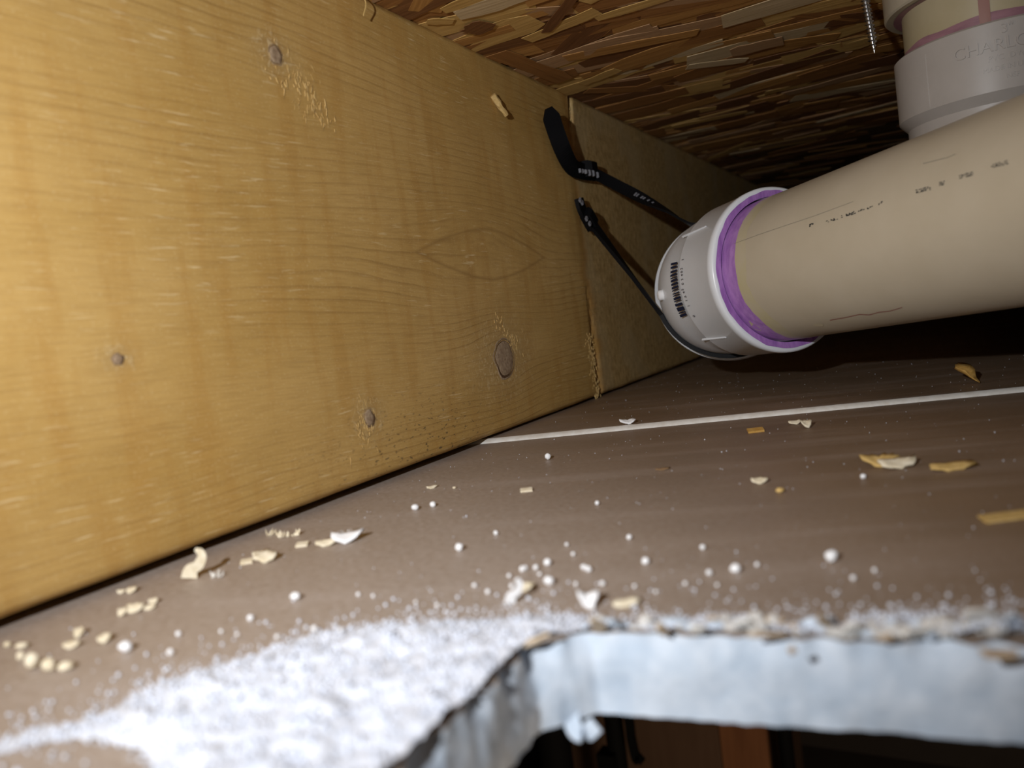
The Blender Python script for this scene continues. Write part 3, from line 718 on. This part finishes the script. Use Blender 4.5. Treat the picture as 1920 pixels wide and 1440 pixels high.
# ---- screw through the subfloor
top = onz(1617, -28, H); tip = ony(1640, 100, top.y)
scr = thing('wood_screw', (tip.x, tip.y, tip.z), 'long steel screw poking point-down through the strand board', 'screw')
sax = (tip - top).normalized(); Ls = (tip - top).length; su, sv, _ = frame(sax)
v, f = sweep([(top + sax * .0008, sax, .0017), (top + sax * (Ls - .008), sax, .0016), (tip - sax * .0002, sax, .0002)], 20); recalc(mesh('shank', v, f, M['steel'], scr, smooth=True))
vs, fs = [], []; tr = int(Ls / .0024); per = 20
for k in range(tr * per + 1):
    s = .001 + (Ls - .003) * k / (tr * per); a = 2 * math.pi * k / per; rr_ = .0016 * min(1, (Ls - s) / .008); rt = rr_ + .0011 * min(1, (Ls - s) / .007); d = su * math.cos(a) + sv * math.sin(a); c = top + sax * s
    vs += [c - sax * .00055 + d * rr_, c + d * rt, c + sax * .00055 + d * rr_]
for k in range(tr * per):
    for q in range(2): fs.append((3 * k + q, 3 * k + q + 1, 3 * k + 4 + q, 3 * k + 3 + q))
recalc(mesh('thread', vs, fs, M['steel'], scr))

# ================================================================== BLACK TIE STRAP
tie_o = onx(1085, 345, XJ); tie = thing('hanger_strap', (XJ, tie_o.y, .13), 'black nylon strap nailed to the joist, slung around the white elbow', 'strap')
def off(x, y, d): return onx(x, y, XJ + d)
su2, sv2, sd2 = frame(dirs[-3]); QC = pts[-3]; RS = RBD + .0016
def loop(a): return QC + (su2 * math.cos(a) + sv2 * math.sin(a)) * RS
# tail and upper run
W = .0125
p = bez([off(1029, 203, .012), off(1040, 240, .010), off(1056, 283, .009), off(1072, 312, .007), off(1090, 321, .006), off(1115, 325, .006)], 10)
wd = [Vector((.75, .55, .2)).lerp(Vector((.1, .35, .95)), max(0, min(1, (i - 18) / 22))) for i in range(len(p))]
ws = [W * min(1, .45 + .75 * i / 6) for i in range(len(p))]
v, f = ribbon(p, ws, wd, .0018); recalc(mesh('tail', v, f, M['nyl'], tie, smooth=False))
p = bez([*[off(1112, 324, .006).lerp(loop(math.pi * .62), k / 4) for k in range(5)], loop(math.pi * .52), loop(math.pi * .42)], 12)
wd = [Vector((.2, 0, 1)).lerp(D2, min(1, max(0, (i - 6) / 40))) for i in range(len(p))]; UBP, UBW = p, wd; v, f = ribbon(p, [.0085] * len(p), wd, .0016); UB = recalc(mesh('upper_band', v, f, M['nyl'], tie))
# ratchet head
def obox(c, ex, ey, ez, a, b, h, m, name, parent, bev=.25):
    vs = []
    for sz, k in ((-1, 1), (.4, 1), (1, 1 - bev)):
        for sx, sy in ((-1, -1), (1, -1), (1, 1), (-1, 1)): vs.append(c + ex * a * sx * k + ey * b * sy * k + ez * h * sz)
    fs = [(3, 2, 1, 0), (8, 9, 10, 11)]
    for r in range(2):
        for k in range(4): fs.append((4 * r + k, 4 * r + (k + 1) % 4, 4 * r + 4 + (k + 1) % 4, 4 * r + 4 + k))
    return recalc(mesh(name, vs, fs, m, parent))
hx = (off(1125, 325, .006) - off(1085, 318, .006)).normalized(); hz_ = Vector((1, 0, 0)); hy = hz_.cross(hx).normalized(); hz_ = hx.cross(hy)
if hz_.x < 0: hz_ = -hz_
RHD = obox(off(1106, 317, .008), hx, hy, hz_, .0075, .0062, .0045, M['nyl'], 'ratchet_head', tie)
for i, (x, y) in enumerate([(1088, 320), (1093, 321), (1099, 322), (1106, 324), (1113, 325), (1121, 328)]):
    obox(off(x, y, .0135 if i > 1 else .0105), hx, hy, hz_, .0011, .0016 + .0007 * (i > 2), .0009, M['nylm'], 'raised_mark', RHD)
rr = random.Random(2)
for i in (0, 1, 3, 4, 6, 8):
    c_ = UBP[22 + i]; tt = (UBP[23 + i] - UBP[22 + i]).normalized(); ww = (UBW[22 + i] - tt * UBW[22 + i].dot(tt)).normalized(); n_ = tt.cross(ww); n_ = n_ if n_.dot(CAM - c_) > 0 else -n_
    obox(c_ + n_ * .001, tt, ww, n_, .0007, .0016 - .0001 * i, .0005, M['nylm'], 'raised_mark', UB)
# lower run: nailed end, head, band down to and under the elbow
p = bez([off(1085, 372, .005), off(1092, 395, .006), off(1107, 417, .007)], 8); v, f = ribbon(p, [.0115] * len(p), [Vector((0, .9, .3))] * len(p), .003); recalc(mesh('end_tab', v, f, M['nyl'], tie))
ex = (off(1110, 422, .007) - off(1095, 395, .006)).normalized(); ez = Vector((1, 0, 0)); ey = ez.cross(ex).normalized(); ez = ex.cross(ey)
if ez.x < 0: ez = -ez
RH2 = obox(off(1106, 411, .009), ex, ey, ez, .0075, .0055, .004, M['nyl'], 'ratchet_head', tie)
for x, y in ((1088, 375), (1092, 380), (1100, 410), (1106, 419)): obox(off(x, y, .0085 if y < 390 else .0135), ex, ey, ez, .0013, .0016, .0008, M['nylm'], 'raised_mark', RH2)
A0 = math.pi * 1.10
low = [off(1106, 414, .007).lerp(loop(A0), k / 4) for k in range(4)]
# leave the joist and meet the loop where it is tangent
arc = [loop(A0 + (math.pi * 2.42 - A0) * k / 40) for k in range(41)]
p = bez(low + [arc[0]], 10)[:-1] + arc
wd = [Vector((.1, .9, .4)).lerp(D2, min(1, i / 26)) for i in range(len(p))]
v, f = ribbon(p, [.0088] * len(p), wd, .0028); recalc(mesh('lower_band', v, f, M['nyl'], tie))
vs, fs = [], []
for k in range(24, len(p) - 12):
    for s in (0, .33, .66):
        c = p[k].lerp(p[k + 1], s); t = (p[k + 1] - p[k]).normalized(); wdv = (wd[k] - t * wd[k].dot(t)).normalized(); nn = t.cross(wdv)
        cc = QC if k >= 40 else c + nn
        if k >= 40 and nn.dot(c - QC) < 0: nn = -nn
        if k < 40 and nn.dot(CAM - c) < 0: nn = -nn
        q = len(vs); bs = c + nn * .0008
        for sx, sy, sz in ((-1, -1, 0), (1, -1, 0), (1, 1, 0), (-1, 1, 0), (-.2, -1, 1), (.2, -1, 1), (.2, 1, 1), (-.2, 1, 1)): vs.append(bs + t * .0004 * sx + wdv * .0026 * sy + nn * .0006 * sz)
        fs += [(q, q + 1, q + 5, q + 4), (q + 1, q + 2, q + 6, q + 5), (q + 2, q + 3, q + 7, q + 6), (q + 3, q, q + 4, q + 7), (q + 4, q + 5, q + 6, q + 7)]
o = recalc(mesh('ratchet_teeth', vs, fs, M['nyl'], tie)); tag(o, kind='stuff')

# ================================================================== GYPSUM DUST, CRUMBS AND CHIPS
poly = [onz(*q) for q in ((-260, 1470), (-60, 1392), (180, 1330), (340, 1262), (500, 1212), (700, 1172), (860, 1158), (1000, 1148), (1150, 1162), (1330, 1156), (1500, 1158), (1700, 1150), (1960, 1148), (2200, 1150))]
def dust_depth(x, y):
    """0 outside the heap, growing inwards from its far border"""
    best, sg = 1e9, -1
    for a, b in zip(poly, poly[1:]):
        d = b - a; t = max(0, min(1, ((x - a.x) * d.x + (y - a.y) * d.y) / (d.x ** 2 + d.y ** 2))); q = a + d * t
        e = math.hypot(x - q.x, y - q.y)
        if e < best: best = e; sg = (d.x * (y - a.y) - d.y * (x - a.x))
    return -best if sg > 0 else best
def in_hole(x, y, m=0.0):
    ye = .1475 + (x + .0715) * (.0235 / .1915)
    if x < -.0715: ye = .137 + (x - HX0) * (.0105 / .0108)
    return x > HX0 - m and y < ye + m
bl = [onz(*q) for q in ((60, 1440), (330, 1385), (560, 1480))]
def dust_h(x, y):
    d = dust_depth(x, y) + .006 * nz((x, y, 1), 55) + .003 * nz((x, y, 4), 190)
    if d <= 0: return 0
    h = .0032 * min(1, d / .016) * (.75 + .5 * nz((x, y, 7), 70) + .35 * nz((x, y, 2), 260))
    # bare brown patch towards the near left corner
    c = onz(60, 1490); r = math.hypot((x - c.x) / .027, (y - c.y) / .019); h *= max(0, min(1, (r - .8) * 2.2))
    return max(0, h)
def heap():
    step = .0011; xs = np.arange(-.2, .13, step); ys = np.arange(.045, .19, step); idx, vs, fs = {}, [], []; hh = {}
    for i, x in enumerate(xs):
        for j, y in enumerate(ys):
            if in_hole(x, y, .0012): continue
            h = dust_h(x, y)
            if h > .0001:
                hh[i, j] = h
    for (i, j), h in hh.items(): idx[i, j] = len(vs); vs.append((xs[i], ys[j], h + .0002 * nz((xs[i], ys[j], 0), 900)))
    for (i, j) in hh:
        q = [(i, j), (i + 1, j), (i + 1, j + 1), (i, j + 1)]
        if all(k in idx for k in q): fs.append(tuple(idx[k] for k in q))
    o = mesh('gypsum_dust', vs, fs, M['dust'], smooth=True, origin=Vector((-.1, .12, 0)))
    return tag(o, 'heap of white gypsum dust along the cut edge of the drywall', 'dust', kind='stuff')
heap()
ICO = bmesh.new(); bmesh.ops.create_icosphere(ICO, subdivisions=1, radius=1); IV = [v.co.copy() for v in ICO.verts]; IF = [tuple(v.index for v in f.verts) for f in ICO.faces]; ICO.free()
def grains():
    rr = random.Random(21); vs, fs = [], []; n = 0; tries = 0
    while n < 5200 and tries < 90000:
        tries += 1
        x, y = rr.uniform(-.235, .10), rr.uniform(.06, .42)
        if in_hole(x, y, .001) : continue
        d = -dust_depth(x, y)
        pr = 1.0 if d < 0 else math.exp(-d / .006) * .8 + math.exp(-d / .03) * .02 + .001
        if y > seam_at(x) - .004 or rr.random() > pr: continue
        if d < 0 and dust_h(x, y) <= 0 and rr.random() > .3: continue
        r = rr.choice((.00012, .00016, .0002, .00025, .0003, .0004, .0005)) * (1 if d < .02 else .7) * rr.uniform(.8, 1.1)
        z = dust_h(x, y) if d < 0 else 0; k = len(vs); vs += [Vector((x, y, z + r * .8)) + v * r * (1 + .2 * nz(v + Vector((x * 99, y * 99, 0)), 2)) for v in IV]; fs += [tuple(k + q for q in f) for f in IF]; n += 1
    for _ in range(1300):         # fine specks farther along both sheets
        x, y = rr.uniform(-.235, .25), rr.uniform(.16, .95)
        if in_hole(x, y, .002) or abs(y - seam_at(x)) < .006 or x < XJ + .004: continue
        r = rr.choice((.00008, .0001, .00014, .0002)); z = UP if y > seam_at(x) else 0; k = len(vs); vs += [Vector((x, y, z + r * .8)) + v * r for v in IV]; fs += [tuple(k + q for q in f) for f in IF]
    o = mesh('gypsum_specks', vs, fs, M['dust'], smooth=True, origin=Vector((0, .2, 0))); return tag(o, 'fine white gypsum specks scattered over the drywall back', 'dust', kind='stuff')
grains()
RT = (MM @ Vector((1, 0, 0))); RT = Vector((RT.x, RT.y, 0)).normalized(); BK = Vector((-RT.y, RT.x, 0))
def surf_z(x, y): return UP + .0002 if y > seam_at(x) + .003 else 0.0
def drop(vs, z0):
    lo = min(v.z for v in vs); return [v + Vector((0, 0, z0 - lo)) for v in vs]
def chip(kind, cx, cy, wpx, hpx, m, label, rot=0, lean=.6, seed=0, name='wood_chip', cat='wood chip', group=None):
    p = onz(cx, cy + hpx * .35); s = (p - CAM).length / F; w_, h_ = wpx * s, hpx * s; rr = random.Random(seed + int(cx) * 7 + int(cy)); z0 = max(surf_z(p.x, p.y), dust_h(p.x, p.y))
    ex = RT * math.cos(rot) + BK * math.sin(rot); ey = Vector((-ex.y, ex.x, 0)); vs, fs = [], []
    if kind in ('flake', 'block', 'leaf'):
        n = 16; th = min(.0009, h_ * .3); ring = []
        for k in range(n):
            a = 2 * math.pi * k / n; c, si = math.cos(a), math.sin(a)
            if kind == 'block': q = 1 / max(abs(c), abs(si) * 1.0) * (.93 + rr.uniform(-.05, .05))
            else: q = 1 + rr.uniform(-.25, .2) + (.2 if abs(c) > .9 else 0)
            ring.append((c * q, si * q))
        def P(u, v_, top):
            curl = (u * u * .8 + .2 * v_) if kind == 'flake' else (abs(u) ** 1.5 * 1.5 if kind == 'leaf' else 0)
            z = h_ * (.25 * curl + lean * .5 * (v_ + 1)) * (1 if kind != 'block' else .55)
            if kind == 'flake': z += h_ * .15 * nz((u * 2, v_ * 2, cx), 1)
            return p + ex * u * w_ / 2 + ey * v_ * max(h_ * .75, w_ * .16) + Vector((0, 0, z + (th if top else 0)))
        for top in (0, 1):
            vs.append(P(0, 0, top))
            for r in (.55, 1):
                for (a, b) in ring: vs.append(P(a * r, b * r, top))
        B = 1 + 2 * n
        for k in range(n):
            k2 = (k + 1) % n
            for o_, rev in ((0, True), (B, False)):
                t1 = (o_, o_ + 1 + k, o_ + 1 + k2); q1 = (o_ + 1 + k, o_ + 1 + n + k, o_ + 1 + n + k2, o_ + 1 + k2)
                fs += [t1[::-1], q1[::-1]] if rev else [t1, q1]
            fs.append((1 + n + k, 1 + n + k2, B + 1 + n + k2, B + 1 + n + k))
    elif kind == 'crumb':
        bm = bmesh.new(); bmesh.ops.create_icosphere(bm, subdivisions=2, radius=1)
        for v in bm.verts:
            q = v.co * (1 + .28 * nz(v.co + Vector((cx, cy, 0)), 1.3)); vs.append(p + ex * q.x * w_ / 2 + ey * q.y * w_ * .4 + Vector((0, 0, q.z * h_ / 2)))
        bm.verts.index_update(); fs = [tuple(v.index for v in f.verts) for f in bm.faces]; bm.free()
    elif kind == 'shred':
        for i in range(11):
            t = rr.uniform(-.45, .45); b0 = p + ex * t * w_ + ey * rr.uniform(-.2, .2) * w_ * .4; d = (ex * rr.uniform(-.5, .7) * w_ * .4 + ey * rr.uniform(-.2, .3) * w_ * .3 + Vector((0, 0, h_ * rr.uniform(.15, .85)))); wd_ = (ex * rr.uniform(.3, 1) + ey * rr.uniform(-1, 1)).normalized() * w_ * rr.uniform(.04, .10)
            k = len(vs); n_ = d.cross(wd_).normalized() * .00015; vs += [b0 - wd_ - n_, b0 + wd_ - n_, b0 + d * .6 + wd_ * .8 - n_, b0 + d, b0 + d * .6 - wd_ * .7 - n_, b0 + d * .4 + n_ * 3]
            fs += [(k, k + 1, k + 5), (k + 1, k + 2, k + 5), (k + 2, k + 3, k + 5), (k + 3, k + 4, k + 5), (k + 4, k, k + 5), (k + 4, k + 3, k + 2, k + 1, k)]
    elif kind == 'curl':           # upright shaving: broad foot, curling peak
        sp = [(-.5, .0, .0), (-.42, .1, .28), (-.1, .12, .42), (.12, .1, .75), (.02, .05, 1.0), (-.02, .0, .93)]; q = bez([p + ex * a * w_ + ey * b * w_ + Vector((0, 0, c * h_)) for a, b, c in sp], 5)
        n = len(q); v, f = ribbon(q, [w_ * (.62 - .5 * i / n) for i in range(n)], [(ex * .6 + Vector((0, 0, -.5)) + ey * .3)] * n, .0005); vs, fs = v, f
    vs = drop(vs, z0)
    o = recalc(mesh(name, vs, fs, M[m], smooth=(kind in ('crumb', 'flake', 'leaf')))); return tag(o, label, cat, group)
# along the joist
chip('curl', 378, 1070, 42, 46, 'chipA', 'pale wood shaving curling upright beside the dark gap under the joist', name='wood_shaving', cat='shaving')
chip('shred', 408, 1076, 26, 18, 'edge', 'thin grey paper curl touching the upright shaving', name='paper_shred', cat='paper scrap')
chip('block', 463, 1052, 22, 10, 'chipA', 'small oblong pale chip left of a larger rounded chip', rot=.15)
chip('flake', 498, 1047, 34, 17, 'chipA', 'rounded pale wood chip with a strip leaning on it', rot=.2)
chip('flake', 488, 1040, 20, 9, 'chipA', 'slim pale strip behind the rounded chip', rot=.5)
chip('shred', 512, 998, 26, 18, 'chipA', 'feathery torn shaving pressed against the gap under the joist', name='wood_shaving', cat='shaving')
chip('shred', 541, 1001, 40, 15, 'chipA', 'spread-out feathery shaving just right of the one at the gap', name='wood_shaving', cat='shaving')
chip('block', 567, 1020, 23, 10, 'chipA', 'square-cut cream chip standing alone below the feathery shavings')
chip('flake', 613, 1019, 32, 11, 'chipA', 'flat cream chip overlapped by the big white flake', rot=.1)
chip('leaf', 650, 1010, 50, 18, 'white', 'big torn white paper-like flake, the largest on the left half', name='paper_flake', cat='paper scrap')
chip('shred', 642, 1004, 34, 22, 'white', 'ragged tuft of fibres rising from the big white flake', name='paper_shred', cat='paper scrap')
for cx, cy, w_, h_, lb in [(228, 1110, 12, 6, 'tiny pale chip nearest the dark gap at far left'), (247, 1108, 15, 9, 'tiny forked pale chip just right of the one nearest the gap'), (253, 1143, 25, 13, 'broad pale chip in the short row at far left'),
                           (280, 1140, 18, 7, 'thin pale chip at the right end of the short row'), (231, 1149, 13, 11, 'small tilted chip at the left end of the short row'), (289, 1129, 12, 9, 'small crumb-like chip above the short row'),
                           (197, 1199, 17, 13, 'rounded yellowish chip midway between joist and dust at far left'), (150, 1188, 12, 12, 'narrow yellowish chip leaning up towards the joist'), (135, 1211, 22, 9, 'faint flat chip near the left border')]:
    chip('flake', cx, cy, w_, h_, 'chipA', lb)
for cx, cy, w_, h_, lb in [(62, 1246, 24, 24, 'largest pale lump of the cluster at the left border'), (93, 1251, 22, 20, 'yellowish lump second in the cluster at the left border'), (125, 1251, 26, 14, 'flattened lump at the right of the cluster near the left border'),
                           (40, 1234, 12, 14, 'small lump at the left of the border cluster'), (42, 1212, 20, 9, 'pale smear-like chip above the border cluster'), (15, 1210, 12, 9, 'small pale crumb closest to the left border')]:
    chip('crumb', cx, cy, w_, h_, 'chipA', lb, name='wood_crumb', cat='crumb')
# white crumbs
for cx, cy, w_, h_, lb in [(237, 1216, 22, 18, 'bright white gypsum crumb left of the dust heap, below the short row of chips'), (555, 1121, 19, 13, 'white bead midway between dust heap and the upright shaving'), (862, 1028, 15, 15, 'round white bead alone on the brown paper in mid-picture'),
                           (1028, 858, 12, 12, 'white angular crumb just below the left end of the seam'), (1560, 1047, 22, 20, 'white blurred bead before the cut edge on the right'), (1380, 1068, 18, 17, 'white blurred bead left of the one before the right cut edge'),
                           (1027, 1056, 13, 13, 'white bead on the far border of the dust, right of centre'), (1030, 1092, 19, 16, 'largest bead of the cluster above the corner of the hole'), (1211, 1053, 13, 13, 'single round bead right of the bead cluster'),
                           (1120, 944, 8, 8, 'tiny bead with a long shadow in mid-picture'), (779, 953, 14, 11, 'angular cream crumb in front of the joist, left of its twin'), (812, 947, 11, 11, 'curved cream crumb just right of the angular one')]:
    chip('crumb', cx, cy, w_, h_, 'white', lb, name='gypsum_crumb', cat='crumb')
beads = [(955, 1080), (980, 1068), (1012, 1077), (985, 1066), (1063, 1022), (1075, 1040), (1104, 1068), (1080, 1096), (1130, 1095), (915, 1110), (890, 1098), (960, 1100), (1190, 1100), (1095, 1065), (700, 1118), (672, 1115), (780, 1130), (820, 1135), (640, 1190), (590, 1180), (520, 1195), (1230, 1110), (1285, 1095), (1330, 1075), (1345, 1098), (1318, 1028), (1420, 1060), (1600, 1085), (1640, 1070), (1180, 1008), (930, 1000), (1005, 1065), (320, 1225), (335, 1190), (415, 1185), (445, 1190), (470, 1160)]
rr = random.Random(8)
for cx, cy in beads:
    r = rr.uniform(6, 11); chip('crumb', cx, cy, r, r, 'white', 'small round white gypsum bead along the border of the dust heap', name='gypsum_bead', cat='bead', group='gypsum beads along the dust heap')
# mid and right
chip('flake', 810, 914, 17, 5, 'chipA', 'thin pale sliver close to the joist, above the two cream crumbs', rot=.3, name='wood_sliver', cat='sliver')
chip('crumb', 852, 915, 7, 5, 'chipA', 'tiny cream crumb right of the thin sliver', name='wood_crumb', cat='crumb')
chip('block', 987, 918, 24, 9, 'chipA', 'cream oblong chip alone below the white angular crumb', rot=-.05)
chip('leaf', 1179, 799, 26, 9, 'white', 'white flake resting against the pale seam', name='gypsum_flake', cat='flake')
chip('block', 1417, 806, 30, 11, 'chipC', 'orange oblong chip lying below the pale seam', rot=-.1)
chip('flake', 1491, 793, 20, 7, 'chipA', 'small white sliver just below the seam, left of a tan chip', name='wood_sliver', cat='sliver')
chip('flake', 1513, 797, 15, 13, 'chipA', 'small tan chip right of the white sliver below the seam')
chip('leaf', 1812, 717, 26, 26, 'chipC', 'orange curled chip standing on the far sheet above the seam', rot=.5, lean=.9)
chip('leaf', 1650, 866, 48, 22, 'chipB', 'golden half of the bent flake on the right', rot=-.35)
chip('flake', 1683, 872, 54, 16, 'chipA', 'grey-cream half of the bent flake on the right', rot=.08)
chip('flake', 1786, 877, 62, 12, 'chipB', 'golden sliver right of the bent flake', rot=-.03, name='wood_sliver', cat='sliver')
chip('block', 1890, 968, 84, 11, 'chipB', 'long blurred golden sliver at the right border', rot=0, name='wood_sliver', cat='sliver')
chip('flake', 1425, 903, 24, 10, 'chipA', 'pale torn chip in the middle of the brown sheet, right of centre')
chip('crumb', 1463, 921, 15, 9, 'chipB', 'dull tan crumb right below the pale torn chip', name='wood_crumb', cat='crumb')
chip('flake', 1243, 880, 22, 4, 'chipD', 'thin dark brown sliver lying in mid-sheet', name='wood_sliver', cat='sliver')
chip('crumb', 1619, 895, 11, 9, 'white', 'small white crumb left below the bent flake', name='gypsum_crumb', cat='crumb')
chip('curl', 975, 1118, 34, 40, 'white', 'white curled paper scrap on the dust near the corner of the hole', name='paper_curl', cat='paper scrap')
chip('flake', 985, 1102, 28, 12, 'chipA', 'yellowish chip beside the white paper curl', rot=.3)
chip('flake', 1175, 1132, 42, 12, 'chipA', 'yellowish chip on the dust right of the white curl', rot=.1)
chip('leaf', 1105, 1128, 30, 26, 'white', 'white upright paper scrap on the dust, left of the yellowish chip', name='paper_scrap', cat='paper scrap')
# torn bits of paper along the cut
def edge_bit(x, y, wpx, hpx, m, ang, depth=.0):
    p = onz(x, y, .0030); s = (p - CAM).length / F; w_, h_ = wpx * s, hpx * s; rr = random.Random(int(x)); vs = []; n = 9
    ring = [(math.cos(2 * math.pi * k / n) * (1 + rr.uniform(-.3, .3)), math.sin(2 * math.pi * k / n) * (1 + rr.uniform(-.3, .3))) for k in range(n)]
    upv = (Vector((0, 0, 1)) * .75 + Vector((0, -.65, 0))).normalized(); e1 = RT * math.cos(ang) + upv * math.sin(ang); e2 = upv * math.cos(ang) - RT * math.sin(ang); nn = e1.cross(e2)
    for t in (-.0004, .0004): vs += [p + e1 * a * w_ / 2 + e2 * b * h_ / 2 + nn * (t + .0008 * nz((a, b, x), 1)) for a, b in ring]
    fs = [tuple(reversed(range(n))), tuple(range(n, 2 * n))] + [(k, (k + 1) % n, n + (k + 1) % n, n + k) for k in range(n)]
    recalc(mesh('torn_paper', vs, fs, M[m], ceil))
for a in [(1008, 1200, 62, 12, 'torn', .55), (1120, 1172, 26, 44, 'torn', .1), (1150, 1170, 20, 30, 'gyp', .0), (1242, 1180, 18, 46, 'torn', -.1), (1310, 1180, 26, 30, 'edge', .5), (1395, 1170, 30, 30, 'edge', .2), (1440, 1190, 60, 14, 'torn', -.25), (1485, 1218, 14, 24, 'torn', 0),
          (1545, 1165, 20, 34, 'torn', .3), (1600, 1180, 36, 30, 'edge', -.2), (1660, 1195, 26, 22, 'torn', .5), (1720, 1185, 50, 26, 'edge', 0), (1840, 1160, 50, 60, 'edge', .3), (1870, 1225, 64, 26, 'torn', -.2), (1900, 1170, 40, 50, 'gyp', 0)]: edge_bit(*a)
# crumbled rubble of core and paper along the top of the cut
for m_, nn_, sd_ in (('rub', 110, 1), ('gyp', 110, 2), ('torn', 16, 3)):
    rr = random.Random(sd_); vs, fs = [], []
    for _ in range(nn_):
        x = rr.uniform(-.075, .11); y = .1495 + (x + .0715) * (.0235 / .1915) + rr.uniform(-.0012, .006); r = rr.choice((.0005, .0008, .0011, .0016, .0021)); k = len(vs)
        c = Vector((x, y, max(0, dust_h(x, y) * .6) + r * .4)); sx, sy, sz = rr.uniform(.7, 1.6), rr.uniform(.6, 1.2), rr.uniform(.4, .9)
        vs += [c + Vector((v.x * sx, v.y * sy, v.z * sz)) * r * (1 + .45 * nz(v + c * 300, 1.7)) for v in IV]; fs += [tuple(k + q for q in f) for f in IF]
    tag(mesh('edge_rubble', vs, fs, M[m_], ceil), kind='stuff')
# hanging curl of face paper at the corner of the hole
q = bez([Vector((-.0765, .1440, -.0150)), Vector((-.0760, .1425, -.0178)), Vector((-.0745, .1415, -.0196)), Vector((-.0725, .1418, -.0196)), Vector((-.0705, .1430, -.0180))], 6)
v, f = ribbon(q, [.003, .0034, .0036] + [.0036] * (len(q) - 3), [Vector((.7, .25, .1))] * len(q), .0006); o = recalc(mesh('torn_paper', v, f, M['gyp'], ceil))

# ================================================================== THINGS IN THE ROOM BELOW
Y0 = 2.3
a, b, c = ony(1190, 1400, Y0), ony(1352, 1400, Y0), ony(1440, 1400, Y0)
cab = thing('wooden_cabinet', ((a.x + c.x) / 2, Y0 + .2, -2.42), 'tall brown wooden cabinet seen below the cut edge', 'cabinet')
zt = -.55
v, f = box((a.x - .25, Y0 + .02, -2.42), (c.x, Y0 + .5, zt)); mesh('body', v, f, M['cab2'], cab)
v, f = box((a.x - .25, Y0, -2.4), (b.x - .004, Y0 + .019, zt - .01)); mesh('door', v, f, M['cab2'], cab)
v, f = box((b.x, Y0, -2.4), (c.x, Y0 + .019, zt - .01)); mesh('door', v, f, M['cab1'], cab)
def post(xa, xb, Y, name, label, hook=False):
    p, q = ony(xa, 1400, Y), ony(xb, 1400, Y); r = (q.x - p.x) / 2; cx = (p.x + q.x) / 2
    t = thing(name, (cx, Y, -2.42), label, 'post')
    v, f = sweep([(Vector((cx, Y, -2.42)), Vector((0, 0, 1)), r), (Vector((cx, Y, -.35)), Vector((0, 0, 1)), r), (Vector((cx, Y, -.34)), Vector((0, 0, 1)), r * .6)], 20); recalc(mesh('pole', v, f, M['blackm'], t, smooth=True))
    v, f = sweep([(Vector((cx, Y, -2.42)), Vector((0, 0, 1)), r * 3), (Vector((cx, Y, -2.40)), Vector((0, 0, 1)), r * 3), (Vector((cx, Y, -2.39)), Vector((0, 0, 1)), r)], 20); recalc(mesh('foot', v, f, M['blackm'], t, smooth=True))
    if hook:
        h = ony(1194, 1424, Y - .05); g_ = ony(1176, 1340, Y - .05); pp = bez([Vector((cx, Y, g_.z + .05)), g_, ony(1184, 1385, Y - .05), h, h + Vector((.015, 0, .01))], 6)
        v, f = ribbon(pp, [.022] * len(pp), [(1, 0, 0)] * len(pp), .016); recalc(mesh('hook', v, f, M['blackm'], t))
        s = ony(1140, 1425, Y - .02); v, f = box((s.x - .02, Y - .05, s.z - .03), (s.x + .03, Y, s.z + .03)); mesh('clip', v, f, M['blackm'], t)
post(1140, 1172, 1.9, 'clamp_pole', 'black pole with a hooked arm in the room below', True)
post(1012, 1068, 1.7, 'black_post', 'plain thick black post in the room below, left of the hooked pole')
post(1460, 1488, 2.2, 'black_post', 'thin black post at the right side of the brown cabinet')
